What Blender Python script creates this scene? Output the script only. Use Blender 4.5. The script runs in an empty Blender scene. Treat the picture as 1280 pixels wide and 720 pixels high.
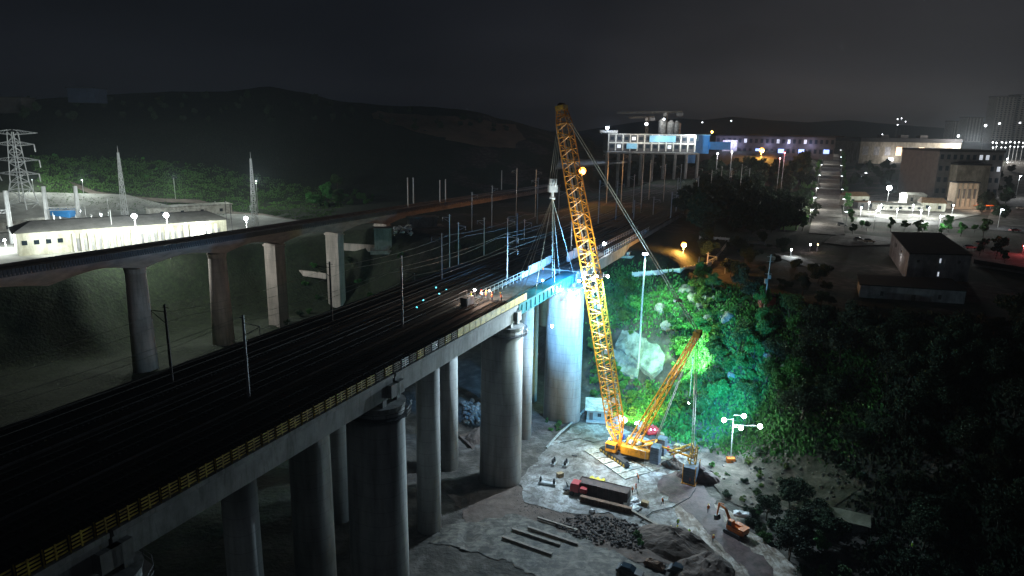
import bpy, bmesh, math, random
import numpy as np
from mathutils import Vector, Matrix
random.seed(7)
SC = bpy.context.scene
COL = SC.collection
R = math.radians

# ------------------------------------------------------------------ camera
CAM_H, FPX, PITCH, ROLL = 73.0, 853.0, R(13.2), R(1.0)
_f = Vector((0, math.cos(PITCH), -math.sin(PITCH)))
_r0 = Vector((1, 0, 0)); _u0 = Vector((0, math.sin(PITCH), math.cos(PITCH)))
_r = math.cos(ROLL)*_r0 + math.sin(ROLL)*_u0
_u = -math.sin(ROLL)*_r0 + math.cos(ROLL)*_u0
CPOS = Vector((0, 0, CAM_H))
cam = bpy.data.cameras.new('camera'); camo = bpy.data.objects.new('camera', cam); COL.objects.link(camo)
cam.sensor_width = 36; cam.lens = FPX/1280*36; cam.clip_start = 0.5; cam.clip_end = 20000
camo.matrix_world = Matrix(((_r.x, _u.x, -_f.x, CPOS.x), (_r.y, _u.y, -_f.y, CPOS.y), (_r.z, _u.z, -_f.z, CPOS.z), (0, 0, 0, 1)))
SC.camera = camo

# ------------------------------------------------------------------ world: night sky with city glow low on the right
W = bpy.data.worlds.new('World'); SC.world = W; W.use_nodes = True
nt = W.node_tree; nt.nodes.clear(); N = nt.nodes.new; Lk = nt.links.new
out = N('ShaderNodeOutputWorld'); bg = N('ShaderNodeBackground'); Lk(bg.outputs[0], out.inputs[0])
tc = N('ShaderNodeTexCoord'); sep = N('ShaderNodeSeparateXYZ'); Lk(tc.outputs['Generated'], sep.inputs[0])
rampz = N('ShaderNodeValToRGB'); Lk(sep.outputs['Z'], rampz.inputs[0])
e = rampz.color_ramp.elements
e[0].position = 0.0; e[0].color = (.0115, .0125, .017, 1)
e[1].position = 1.0; e[1].color = (.0020, .0026, .0045, 1)
for p_, c_ in ((.06, (.0095, .0105, .0148, 1)), (.14, (.0062, .0072, .0108, 1)), (.3, (.0038, .0046, .0074, 1))):
    k = rampz.color_ramp.elements.new(p_); k.color = c_
dot = N('ShaderNodeVectorMath'); dot.operation = 'DOT_PRODUCT'; Lk(tc.outputs['Generated'], dot.inputs[0])
dot.inputs[1].default_value = (math.sin(R(26)), math.cos(R(26)), 0.0)
glow = N('ShaderNodeValToRGB'); Lk(dot.outputs['Value'], glow.inputs[0]); ge = glow.color_ramp.elements
ge[0].position = .80; ge[0].color = (0, 0, 0, 1); ge[1].position = 1.0; ge[1].color = (.042, .039, .037, 1)
k = ge.new(.93); k.color = (.009, .0085, .0085, 1)
add = N('ShaderNodeMixRGB'); add.blend_type = 'ADD'; add.inputs[0].default_value = 1
fall = N('ShaderNodeValToRGB'); Lk(sep.outputs['Z'], fall.inputs[0]); fe = fall.color_ramp.elements
fe[0].position = 0.0; fe[0].color = (1.6, 1.5, 1.4, 1); fe[1].position = .32; fe[1].color = (.22, .24, .28, 1); fq = fe.new(.08); fq.color = (.85, .85, .88, 1)
wn = N('ShaderNodeTexNoise'); wn.inputs['Scale'].default_value = 3.2; wn.inputs['Detail'].default_value = 5; wm = N('ShaderNodeMapping'); wm.inputs['Scale'].default_value = (1, 1, 3.5); Lk(tc.outputs['Generated'], wm.inputs[0]); Lk(wm.outputs[0], wn.inputs[0])
wr = N('ShaderNodeMapRange'); wr.inputs[1].default_value = .25; wr.inputs[2].default_value = .75; wr.inputs[3].default_value = .72; wr.inputs[4].default_value = 1.28; Lk(wn.outputs['Fac'], wr.inputs[0])
g2 = N('ShaderNodeMixRGB'); g2.blend_type = 'MULTIPLY'; g2.inputs[0].default_value = 1; Lk(glow.outputs[0], g2.inputs[1]); Lk(fall.outputs[0], g2.inputs[2])
Lk(rampz.outputs[0], add.inputs[1]); Lk(g2.outputs[0], add.inputs[2])
cl = N('ShaderNodeMixRGB'); cl.blend_type = 'MULTIPLY'; cl.inputs[0].default_value = 1
Lk(add.outputs[0], cl.inputs[1]); Lk(wr.outputs[0], cl.inputs[2]); Lk(cl.outputs[0], bg.inputs[0]); bg.inputs[1].default_value = .7
SC.view_settings.view_transform = 'Standard'; SC.view_settings.look = 'None'
SC.view_settings.exposure = 0; SC.view_settings.gamma = 1; SC.view_settings.use_curve_mapping = False
SC.cycles.use_denoising = True
SC.cycles.max_bounces = 5; SC.cycles.diffuse_bounces = 2; SC.cycles.glossy_bounces = 2
SC.cycles.transmission_bounces = 2; SC.cycles.volume_bounces = 0; SC.cycles.sample_clamp_indirect = 3
SC.cycles.caustics_reflective = False; SC.cycles.caustics_refractive = False
# faint moon/city light, so that unlit ground is not pure black
sl_ = bpy.data.lights.new('moon', 'SUN'); sl_.energy = .02; sl_.angle = R(12); sl_.color = (.75, .85, 1)
so = bpy.data.objects.new('moon', sl_); COL.objects.link(so); so.rotation_euler = (R(48), 0, R(25))

# ------------------------------------------------------------------ pixel rays -> points in the place
def ray(u, v): return _f + (u-640)/FPX*_r - (v-360)/FPX*_u
def az(u, v, z): d = ray(u, v); return CPOS + d*((z-CAM_H)/d.z)
def ay(u, v, y): d = ray(u, v); return CPOS + d*(y/d.y)

# ------------------------------------------------------------------ noise + terrain height
_rs = np.random.RandomState(3); _tab = _rs.rand(256, 256)
def vnoise(x, y):
    x = np.asarray(x, float); y = np.asarray(y, float)
    xi = np.floor(x).astype(int); yi = np.floor(y).astype(int); fx = x-xi; fy = y-yi
    fx = fx*fx*(3-2*fx); fy = fy*fy*(3-2*fy)
    a = _tab[xi & 255, yi & 255]; b = _tab[(xi+1) & 255, yi & 255]
    c = _tab[xi & 255, (yi+1) & 255]; d = _tab[(xi+1) & 255, (yi+1) & 255]
    return (a*(1-fx)+b*fx)*(1-fy)+(c*(1-fx)+d*fx)*fy
def fbm(x, y, o=4):
    s = 0; a = .5
    for i in range(o):
        s = s+a*(vnoise(x*2**i+17*i, y*2**i+5*i)-.5); a *= .5
    return s
def sm(t): t = np.clip(t, 0, 1); return t*t*(3-2*t)
VAL = [(74, -60), (76, 40), (70, 80), (63, 105), (54, 130), (46, 150), (34, 168), (22, 184), (10, 192), (2, 206), (-22, 226), (-52, 250), (-72, 268),
       (-96, 262), (-116, 236), (-126, 205), (-160, 186), (-260, 150), (-300, -60)]
TX, TY = 0.4053521, 0.9141606           # the railway's direction; right of it is (TY,-TX)
E0 = (-33.8, 51.5)
def RW(s, lat, z): return Vector((E0[0]+TX*s+TY*lat, E0[1]+TY*s-TX*lat, z))
_rp = [(-40, 138), (0, 128), (60, 120), (130, 117), (200, 113), (270, 110), (340, 106), (380, 112), (420, 124), (465, 129), (510, 133), (560, 137), (600, 142), (640, 150), (670, 160), (700, 172), (740, 182)]
_ra = []; _rz = []
for _a, _b in _rp:
    d = ray(_a, _b); hh = math.hypot(d.x, d.y); _ra.append(math.atan2(d.x, d.y)); _rz.append(CAM_H+650*d.z/hh)
def hfun(x, y):
    x = np.asarray(x, float); y = np.asarray(y, float)
    inside = np.zeros(x.shape, bool); dist = np.full(x.shape, 1e9)
    n = len(VAL)
    for i in range(n):
        x0, y0 = VAL[i]; x1, y1 = VAL[(i+1) % n]
        t = np.clip(((x-x0)*(x1-x0)+(y-y0)*(y1-y0))/((x1-x0)**2+(y1-y0)**2), 0, 1)
        dist = np.minimum(dist, np.hypot(x-x0-t*(x1-x0), y-y0-t*(y1-y0)))
        c = ((y0 > y) != (y1 > y)) & (x < (x1-x0)*(y-y0)/((y1-y0) if y1 != y0 else 1e-9)+x0)
        inside ^= c
    r = np.hypot(x, y); a = np.arctan2(x, y)
    lat = (x-E0[0])*TY-(y-E0[1])*TX
    base = 31+6.5*sm((24-lat)/10)*sm((y-150)/60)*sm((lat+75)/25)             # yard lies at track level
    base = np.where(lat > 24, 31.0, base)
    base = base+sm((r-470)/190)*21*sm((a-R(3))/R(4))*sm((R(24.5)-a)/R(1.5))    # up to the station plateau
    base = base+sm((r-500)/400)*12*sm((a-R(25))/R(4))
    left = sm((R(-8)-a)/R(12))
    base = base*(1-left)+25.5*left
    hz = np.interp(a, _ra, _rz, left=_rz[0]+6, right=31)
    hl = sm((r-np.interp(a, [R(-40), R(-20), R(0)], [345, 400, 440]))/(np.interp(a, [R(-40), R(-20), R(0)], [300, 250, 210])))
    back = sm((r-700)/900)
    hillw = np.where(a < _ra[-1], 1.0, 0.0)
    bumps = fbm(x/70, y/70)*26*sm((r-380)/200)*(1-hl*.6)
    base = base+hillw*((hz-base)*hl*(1-.55*back)+bumps*hl)
    L = np.interp(y, [60, 120, 150, 175, 200], [62, 52, 40, 32, 30])
    L = np.where(x < -60, 26.0, L)
    w = np.where(inside, 0.0, sm(dist/L)**.9)
    slope_noise = fbm(x/13, y/13)*7*np.sin(np.pi*np.clip(w, 0, 1))+fbm(x/4, y/4)*1.6*np.sin(np.pi*np.clip(w, 0, 1))
    flat_in = np.where(inside & (dist < 400), 1.0, 0.0)
    padmask = ((x > -8) & (y > 88))
    g = fbm(x/9, y/9)*np.where(padmask, 0.25, 3.2)*np.clip(dist/8, 0, 1)*flat_in
    far = fbm(x/60, y/60)*2.5*sm((r-320)/200)*np.where((a > R(14)), 0.0, 1)
    return base*w+slope_noise+g+far*w
def HZ(x, y): return float(hfun(np.array([x]), np.array([y]))[0])
def G(u, v):
    d = ray(u, v); hd = math.hypot(d.x, d.y)
    t = np.concatenate([np.arange(40, 400, .4), np.arange(400, 3000, 3)])/hd
    X = CPOS.x+d.x*t; Y = CPOS.y+d.y*t; Z = CPOS.z+d.z*t
    H = hfun(X, Y); k = np.argmax(Z <= H)
    if Z[k] > H[k]: return Vector((X[-1], Y[-1], Z[-1]))
    return Vector((X[k], Y[k], H[k]))

# ------------------------------------------------------------------ materials
def M(name, col, rough=.85, var=.25, scale=.6, metal=0., bump=0., col2=None, stretch=(1, 1, 1), emit=None, es=0, rand=0.):
    m = bpy.data.materials.new(name); m.use_nodes = True; t = m.node_tree; b = t.nodes['Principled BSDF']
    b.inputs['Roughness'].default_value = rough; b.inputs['Metallic'].default_value = metal
    co = t.nodes.new('ShaderNodeTexCoord'); mp = t.nodes.new('ShaderNodeMapping'); mp.inputs['Scale'].default_value = stretch
    t.links.new(co.outputs['Object'], mp.inputs[0])
    no = t.nodes.new('ShaderNodeTexNoise'); no.inputs['Scale'].default_value = scale; no.inputs['Detail'].default_value = 7; no.inputs['Roughness'].default_value = .65
    t.links.new(mp.outputs[0], no.inputs[0])
    rp = t.nodes.new('ShaderNodeValToRGB'); rp.color_ramp.elements[0].position = .32; rp.color_ramp.elements[1].position = .68
    c2 = col2 or tuple(min(1, c*(1+var)) for c in col)
    c1 = col if col2 else tuple(c*(1-var) for c in col)
    rp.color_ramp.elements[0].color = (*c1, 1); rp.color_ramp.elements[1].color = (*c2, 1)
    t.links.new(no.outputs['Fac'], rp.inputs[0]); last = rp.outputs[0]
    if rand:
        oi = t.nodes.new('ShaderNodeObjectInfo'); hs = t.nodes.new('ShaderNodeHueSaturation')
        mr = t.nodes.new('ShaderNodeMapRange'); mr.inputs[3].default_value = 1-rand; mr.inputs[4].default_value = 1+rand
        mh = t.nodes.new('ShaderNodeMapRange'); mh.inputs[3].default_value = .5-rand*.06; mh.inputs[4].default_value = .5+rand*.04
        t.links.new(oi.outputs['Random'], mr.inputs[0]); t.links.new(oi.outputs['Random'], mh.inputs[0])
        t.links.new(mr.outputs[0], hs.inputs['Value']); t.links.new(mh.outputs[0], hs.inputs['Hue']); t.links.new(last, hs.inputs['Color']); last = hs.outputs[0]
    t.links.new(last, b.inputs['Base Color'])
    if bump:
        bu = t.nodes.new('ShaderNodeBump'); bu.inputs['Strength'].default_value = bump; bu.inputs['Distance'].default_value = .3
        t.links.new(no.outputs['Fac'], bu.inputs['Height']); t.links.new(bu.outputs[0], b.inputs['Normal'])
    if emit:
        b.inputs['Emission Color'].default_value = (*emit, 1); b.inputs['Emission Strength'].default_value = es
        m.cycles.emission_sampling = 'NONE'
    m['out'] = 1
    return m
def pier_mat(name, col):
    m = M(name, col, .85, .3, .35, stretch=(1, 1, .25), bump=.15); t = m.node_tree; b = t.nodes['Principled BSDF']
    src = b.inputs['Base Color'].links[0].from_socket
    co = t.nodes.new('ShaderNodeTexCoord'); se = t.nodes.new('ShaderNodeSeparateXYZ'); t.links.new(co.outputs['Object'], se.inputs[0])
    mo = t.nodes.new('ShaderNodeMath'); mo.operation = 'PINGPONG'; mo.inputs[1].default_value = 1.15; t.links.new(se.outputs['Z'], mo.inputs[0])
    rp = t.nodes.new('ShaderNodeValToRGB'); rp.color_ramp.elements[0].color = (.55, .55, .55, 1); rp.color_ramp.elements[1].position = .07; rp.color_ramp.elements[1].color = (1, 1, 1, 1)
    t.links.new(mo.outputs[0], rp.inputs[0])
    n2 = t.nodes.new('ShaderNodeTexNoise'); n2.inputs['Scale'].default_value = 1.1; n2.inputs['Detail'].default_value = 8
    mp = t.nodes.new('ShaderNodeMapping'); mp.inputs['Scale'].default_value = (1, 1, .08); t.links.new(co.outputs['Object'], mp.inputs[0]); t.links.new(mp.outputs[0], n2.inputs[0])
    r2 = t.nodes.new('ShaderNodeValToRGB'); r2.color_ramp.elements[0].position = .35; r2.color_ramp.elements[0].color = (.72, .72, .68, 1); r2.color_ramp.elements[1].position = .55; r2.color_ramp.elements[1].color = (1, 1, 1, 1)
    t.links.new(n2.outputs['Fac'], r2.inputs[0])
    last = src
    for s in (rp.outputs[0], r2.outputs[0]):
        mx = t.nodes.new('ShaderNodeMixRGB'); mx.blend_type = 'MULTIPLY'; mx.inputs[0].default_value = .8
        t.links.new(last, mx.inputs[1]); t.links.new(s, mx.inputs[2]); last = mx.outputs[0]
    t.links.new(last, b.inputs['Base Color']); return m
def E(name, col, s):
    return M(name, (.8, .8, .8), .5, 0, 1, emit=col, es=s)
m_conc = M('concrete', (.34, .34, .33), var=.22, scale=.5, bump=.1)
m_pier = pier_mat('pier_concrete', (.38, .38, .37))
m_pierL = pier_mat('pier_concrete_warm', (.56, .48, .44))
m_girdL = M('girder_concrete_brown', (.46, .37, .33), var=.3, scale=.25, stretch=(1, 1, 3))
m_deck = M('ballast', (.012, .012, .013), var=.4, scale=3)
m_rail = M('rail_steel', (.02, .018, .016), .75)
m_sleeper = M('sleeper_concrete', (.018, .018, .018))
m_yfence = M('yellow_panel', (.42, .29, .02), .55, .45, .8, col2=(.60, .44, .05))
m_wpanel = M('white_panel', (.6, .62, .63), .5, .15)
m_teal = M('teal_steel', (.03, .16, .18), .35, .35, .4, metal=.2)
m_steel = M('galvanised_steel', (.42, .43, .44), .45, .2, 2, metal=.4)
m_dark = M('dark_steel', (.03, .03, .035), .5, .4)
m_cy = M('crane_yellow', (.62, .24, .008), .5, .4, 1.1, col2=(.85, .36, .012))
m_cy2 = M('crane_yellow_worn', (.55, .33, .05), .6, .5, 2.5)
m_cable = M('wire_rope', (.32, .31, .27), .5, .2, metal=.3)
m_cw = M('counterweight_paint', (.10, .13, .18), .5, .3, 1)
m_track = M('crawler_track', (.045, .045, .05), .55, .4, 4)
m_glass = M('dark_glass', (.02, .03, .04), .08, .1)
m_mat = M('road_plate', (.42, .41, .36), .7, .35, .8)
m_rust = M('rusty_steel', (.16, .085, .05), .8, .5, 1.2)
m_brown = M('brown_formwork', (.075, .045, .04), .75, .5, .8)
m_red = M('red_paint', (.38, .02, .02), .4, .2)
m_orange = M('orange_paint', (.55, .14, .02), .5, .3, 2)
m_rubber = M('rubber', (.02, .02, .02), .8, .2)
m_cab = M('cabin_panel', (.22, .32, .35), .5, .2, 1)
m_cabroof = M('cabin_roof', (.5, .5, .46), .7, .3, .6)
m_pad = M('pad_concrete', (.30, .30, .30), .7, .45, .22, col2=(.52, .52, .51), bump=.25, stretch=(1, .45, 1))
m_road = M('haul_road', (.30, .26, .23), .9, .4, .3, col2=(.50, .45, .41), bump=.3, stretch=(1, .5, 1))
m_wet = M('wet_red_soil', (.055, .032, .032), .7, .5, .35, col2=(.11, .065, .06), bump=.4)
m_dirt = M('bare_soil', (.055, .038, .030), .95, .5, .5, col2=(.13, .095, .078), bump=.8)
m_rock = M('pale_rock', (.12, .11, .10), .95, .5, 1.2, col2=(.30, .27, .25), bump=.9)
m_rubble = M('rubble_stone', (.10, .085, .075), .9, .4, .7, bump=.4, rand=.4)
m_shot = M('sprayed_concrete', (.26, .27, .25), .9, .3, .5, bump=.4)
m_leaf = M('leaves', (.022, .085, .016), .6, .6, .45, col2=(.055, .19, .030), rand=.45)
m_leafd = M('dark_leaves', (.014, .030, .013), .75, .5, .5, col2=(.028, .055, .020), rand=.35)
m_leafy = M('yellow_green_leaves', (.10, .17, .02), .6, .4, .5, rand=.2)
m_trunk = M('bark', (.07, .055, .04), .9, .4, 3)
m_grass = M('grass_blades', (.05, .13, .02), .7, .4, .6)
m_asph = M('asphalt', (.05, .05, .052), .8, .3, .4)
m_pave = M('stone_paving', (.30, .29, .27), .8, .25, .3)
m_paved = M('stair_flight_stone', (.13, .125, .12), .85, .25, .6)
m_whitewall = M('white_render', (.72, .71, .66), .7, .12, .6)
m_cream = M('cream_render', (.62, .62, .54), .75, .15, .5)
m_roofg = M('grey_roof', (.22, .22, .22), .8, .25, .3)
m_roofb = M('black_roof', (.018, .018, .02), .9, .3, .3)
m_greyw = M('grey_render', (.34, .34, .36), .85, .35, .35)
m_tanw = M('tan_render', (.30, .27, .22), .85, .25, .3)
m_darkw = M('dark_facade', (.085, .08, .08), .7, .3, .3)
m_blue = M('blue_cladding', (.03, .22, .55), .4, .2, .2)
m_lblue = M('pale_blue_cladding', (.25, .55, .75), .5, .15, .2)
m_brick = M('red_brick_render', (.38, .10, .08), .85, .3, 1)
m_tarp = M('white_tarp', (.7, .7, .72), .6, .2, 1)
m_shedb = M('dull_blue_cladding', (.035, .05, .09), .7, .3, .2)
m_e_white = E('lamp_white', (.85, .95, 1), 40)
m_e_work = E('work_lamp_white', (.9, .97, 1), 60)
m_e_orange = E('lamp_sodium', (1, .32, .03), 9)
m_e_warm = E('warm_window', (1, .72, .35), 1.6)
m_e_win = E('lit_window', (.8, .88, 1), .55)
m_e_blue = E('blue_sign', (.25, .4, 1), 2.6)
m_e_red = E('red_lamp', (1, .08, .08), 8)
m_e_small = E('far_lamp', (.9, .95, 1), 9)
m_e_amber = E('amber_window', (1, .42, .12), 2.2)
m_e_cyan = E('cyan_marker', (.1, .8, 1), 3)
m_e_violet = E('violet_lamp', (.6, .3, 1), 8)

def dirty(m, scale, lo, p0=.42, p1=.56, stretch=(1, 1, 1), fac=1.):
    t = m.node_tree; b = t.nodes['Principled BSDF']; src = b.inputs['Base Color'].links[0].from_socket
    co = t.nodes.new('ShaderNodeTexCoord'); mp = t.nodes.new('ShaderNodeMapping'); mp.inputs['Scale'].default_value = stretch; t.links.new(co.outputs['Object'], mp.inputs[0])
    n2 = t.nodes.new('ShaderNodeTexNoise'); n2.inputs['Scale'].default_value = scale; n2.inputs['Detail'].default_value = 9; n2.inputs['Roughness'].default_value = .7; n2.inputs['Distortion'].default_value = .6; t.links.new(mp.outputs[0], n2.inputs[0])
    r2 = t.nodes.new('ShaderNodeValToRGB'); r2.color_ramp.elements[0].position = p0; r2.color_ramp.elements[0].color = (*lo, 1); r2.color_ramp.elements[1].position = p1; r2.color_ramp.elements[1].color = (1, 1, 1, 1); t.links.new(n2.outputs['Fac'], r2.inputs[0])
    mx = t.nodes.new('ShaderNodeMixRGB'); mx.blend_type = 'MULTIPLY'; mx.inputs[0].default_value = fac; t.links.new(src, mx.inputs[1]); t.links.new(r2.outputs[0], mx.inputs[2]); t.links.new(mx.outputs[0], b.inputs['Base Color'])
dirty(m_pad, .45, (.38, .33, .30)); dirty(m_pad, .09, (.45, .42, .40), .45, .6); dirty(m_pad, 2.5, (.6, .58, .56), .35, .6)
dirty(m_road, .6, (.45, .38, .34)); dirty(m_road, .25, (.5, .45, .4), stretch=(3, .5, 1)); dirty(m_wet, .8, (.5, .45, .45))
dirty(m_conc, .12, (.6, .6, .58), .40, .62, (1, 1, .4)); dirty(m_conc, 1.6, (.55, .55, .52), .36, .5, (1, 1, .15), .8)
dirty(m_cy, .9, (.5, .42, .35), .38, .5); dirty(m_mat, 1.0, (.45, .42, .4)); dirty(m_cabroof, .5, (.55, .52, .5)); dirty(m_whitewall, .5, (.65, .63, .6)); dirty(m_greyw, .35, (.6, .6, .6), .42, .6, (1, 1, .3)); dirty(m_cream, .3, (.65, .62, .55), .42, .6, (1, 1, .3))
dirty(m_yfence, .7, (.45, .4, .35), .4, .55); dirty(m_pave, .12, (.4, .38, .36), .42, .6); dirty(m_pave, .9, (.6, .6, .6)); dirty(m_shot, .35, (.5, .52, .48), .42, .55); dirty(m_tanw, .3, (.6, .58, .55), .42, .6, (1, 1, .3))

# the ground: soil, scrub and paler rock by noise, left valley painted darker for shade, all one sheet
m_ground = bpy.data.materials.new('ground_soil'); m_ground.use_nodes = True
t = m_ground.node_tree; b = t.nodes['Principled BSDF']; b.inputs['Roughness'].default_value = .95
co = t.nodes.new('ShaderNodeTexCoord')
def noise(sc, det=6):
    n = t.nodes.new('ShaderNodeTexNoise'); n.inputs['Scale'].default_value = sc; n.inputs['Detail'].default_value = det; t.links.new(co.outputs['Object'], n.inputs[0]); return n
def ramp(src, stops):
    r_ = t.nodes.new('ShaderNodeValToRGB'); t.links.new(src, r_.inputs[0]); el = r_.color_ramp.elements
    el[0].position, el[0].color = stops[0][0], (*stops[0][1], 1); el[1].position, el[1].color = stops[-1][0], (*stops[-1][1], 1)
    for p_, c_ in stops[1:-1]: q = el.new(p_); q.color = (*c_, 1)
    return r_.outputs[0]
soil = ramp(noise(.35).outputs['Fac'], [(.3, (.030, .024, .021)), (.5, (.060, .049, .042)), (.7, (.13, .112, .10))])
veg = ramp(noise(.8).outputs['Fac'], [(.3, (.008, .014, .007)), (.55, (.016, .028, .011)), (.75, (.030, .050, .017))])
mk = ramp(noise(.035, 8).outputs['Fac'], [(.40, (0, 0, 0)), (.52, (1, 1, 1))])
mx = t.nodes.new('ShaderNodeMixRGB'); t.links.new(mk, mx.inputs[0]); t.links.new(soil, mx.inputs[1]); t.links.new(veg, mx.inputs[2])
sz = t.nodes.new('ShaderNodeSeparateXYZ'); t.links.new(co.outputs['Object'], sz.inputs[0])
hm = t.nodes.new('ShaderNodeMapRange'); hm.inputs[1].default_value = 3.0; hm.inputs[2].default_value = 9.0; hm.inputs[3].default_value = .12; hm.inputs[4].default_value = 1.0; t.links.new(sz.outputs['Z'], hm.inputs[0])
mm = t.nodes.new('ShaderNodeMath'); mm.operation = 'MULTIPLY'; t.links.new(hm.outputs[0], mm.inputs[0]); t.links.new(mk, mm.inputs[1])
xm = t.nodes.new('ShaderNodeMapRange'); xm.inputs[1].default_value = -12; xm.inputs[2].default_value = -34; xm.inputs[3].default_value = 0; xm.inputs[4].default_value = .92  # left valley pushed to the dark scrub colour, shade put into the colour
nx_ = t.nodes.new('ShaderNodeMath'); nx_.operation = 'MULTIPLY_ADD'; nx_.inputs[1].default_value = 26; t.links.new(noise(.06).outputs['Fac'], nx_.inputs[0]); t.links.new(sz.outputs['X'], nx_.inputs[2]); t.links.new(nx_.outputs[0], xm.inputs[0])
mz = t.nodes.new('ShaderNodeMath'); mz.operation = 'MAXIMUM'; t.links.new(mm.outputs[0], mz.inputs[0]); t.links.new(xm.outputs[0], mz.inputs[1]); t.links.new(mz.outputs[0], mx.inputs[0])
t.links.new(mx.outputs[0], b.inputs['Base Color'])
bu = t.nodes.new('ShaderNodeBump'); bu.inputs['Strength'].default_value = .6; bu.inputs['Distance'].default_value = .5
t.links.new(noise(1.2).outputs['Fac'], bu.inputs['Height']); t.links.new(bu.outputs[0], b.inputs['Normal'])

# ------------------------------------------------------------------ mesh builder
class MB:
    def __init__(s): s.v = []; s.f = []; s.smooth = False
    def add(s, vs, fs):
        o = len(s.v); s.v += [tuple(p) for p in vs]; s.f += [tuple(i+o for i in f) for f in fs]; return s
    def box(s, c, size, rz=0, tilt=None):
        hx, hy, hz = size[0]/2, size[1]/2, size[2]/2
        m = Matrix.Rotation(rz, 3, 'Z')
        if tilt is not None: m = tilt
        P = [Vector(c)+m@Vector((x, y, z)) for x in (-hx, hx) for y in (-hy, hy) for z in (-hz, hz)]
        return s.add(P, [(0, 1, 3, 2), (4, 6, 7, 5), (0, 4, 5, 1), (2, 3, 7, 6), (0, 2, 6, 4), (1, 5, 7, 3)])
    def tube(s, a, b, r, n=6, r2=None):
        a = Vector(a); b = Vector(b); d = (b-a)
        if d.length < 1e-6: return s
        d.normalize(); k = Vector((0, 0, 1)) if abs(d.z) < .9 else Vector((1, 0, 0))
        p = d.cross(k).normalized(); q = d.cross(p); r2 = r if r2 is None else r2
        A = [a+(p*math.cos(i*2*math.pi/n)+q*math.sin(i*2*math.pi/n))*r for i in range(n)]
        B = [b+(p*math.cos(i*2*math.pi/n)+q*math.sin(i*2*math.pi/n))*r2 for i in range(n)]
        return s.add(A+B, [(i, (i+1) % n, n+(i+1) % n, n+i) for i in range(n)]+[tuple(range(n-1, -1, -1)), tuple(range(n, 2*n))])
    def path(s, pts, r, n=5):
        for a, b in zip(pts, pts[1:]): s.tube(a, b, r, n)
        return s
    def prism(s, poly, z0, z1):
        n = len(poly); A = [Vector((p[0], p[1], z0)) for p in poly]; B = [Vector((p[0], p[1], z1)) for p in poly]
        return s.add(A+B, [(i, (i+1) % n, n+(i+1) % n, n+i) for i in range(n)]+[tuple(range(n-1, -1, -1)), tuple(range(n, 2*n))])
    def hexa(s, bot, top):
        n = len(bot); return s.add(list(bot)+list(top), [(i, (i+1) % n, n+(i+1) % n, n+i) for i in range(n)]+[tuple(range(n-1, -1, -1)), tuple(range(n, 2*n))])
    def sphere(s, c, r, n=8, m=5, sz=1):
        V = []; F = []; c = Vector(c)
        for j in range(m+1):
            for i in range(n):
                ph = math.pi*j/m; th = 2*math.pi*i/n
                V.append(c+Vector((r*math.sin(ph)*math.cos(th), r*math.sin(ph)*math.sin(th), r*sz*math.cos(ph))))
        for j in range(m):
            for i in range(n): F.append((j*n+i, (j+1)*n+i, (j+1)*n+(i+1) % n, j*n+(i+1) % n))
        return s.add(V, F)
    def mesh(s, name, mat):
        me = bpy.data.meshes.new(name); me.from_pydata(s.v, [], s.f); me.validate(); me.update()
        bm = bmesh.new(); bm.from_mesh(me); bmesh.ops.recalc_face_normals(bm, faces=bm.faces) if len(s.f) < 60000 else None
        bm.to_mesh(me); bm.free()
        if s.smooth: me.shade_smooth()
        if mat: me.materials.append(mat)
        return me
    def build(s, name, mat, parent=None, origin=None):
        if parent is None and origin is not None:
            o_ = Vector(origin); s.v = [(p[0]-o_.x, p[1]-o_.y, p[2]-o_.z) for p in s.v]
        me = s.mesh(name, mat); o = bpy.data.objects.new(name, me); COL.objects.link(o)
        if parent is not None:
            o.parent = parent
            if parent.get('_w'):                       # parts given in world coordinates
                pm = parent_world(parent); o.location = -pm; o['_w'] = True
        elif origin is not None: o.location = Vector(origin)
        return o
def parent_world(p):
    v = Vector((0, 0, 0))
    while p is not None:
        v += p.location; p = p.parent
    return v
def tag(o, label, cat, group=None, kind=None):
    if label: o['label'] = label
    if cat: o['category'] = cat
    if group: o['group'] = group
    if kind: o['kind'] = kind
    return o
def thing(name, label, cat, loc=(0, 0, 0), rz=0, group=None, world=False):
    o = bpy.data.objects.new(name, None); COL.objects.link(o); o.empty_display_size = .5
    o.location = loc; o.rotation_euler = (0, 0, rz); tag(o, label, cat, group)
    if world: o['_w'] = True
    return o
def struct(name, o, label=None): o.name = name; o['kind'] = 'structure'; o['label'] = label or name.replace('_', ' '); return o
def dup(root, loc=None, rz=None, label=None, group=None, sc=None):
    r_ = root.copy(); COL.objects.link(r_)
    if loc is not None: r_.location = loc
    if rz is not None: r_.rotation_euler = (0, 0, rz)
    if sc is not None: r_.scale = sc if hasattr(sc, '__len__') else (sc, sc, sc)
    if label: r_['label'] = label
    if group: r_['group'] = group
    for ch in list(root.children):
        c = ch.copy(); COL.objects.link(c); c.parent = r_
        for g_ in list(ch.children):
            d_ = g_.copy(); COL.objects.link(d_); d_.parent = c
    return r_
ORD = 'first second third fourth fifth sixth seventh eighth ninth tenth eleventh twelfth thirteenth fourteenth fifteenth sixteenth seventeenth eighteenth nineteenth twentieth'.split()
def light(parent, loc, W_, col=(1, 1, 1), rad=.3, name='lamp_light', spot=None, aim=None):
    l = bpy.data.lights.new(name, 'SPOT' if spot else 'POINT'); l.energy = W_; l.color = col; l.shadow_soft_size = rad
    o = bpy.data.objects.new(name, l); COL.objects.link(o)
    if parent is not None:
        o.parent = parent
        if parent.get('_w'): loc = Vector(loc)-parent_world(parent)
    o.location = loc
    if spot:
        l.spot_size = spot; l.spot_blend = .6; o.rotation_euler = Vector(aim).to_track_quat('-Z', 'Y').to_euler()
    return o

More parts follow.
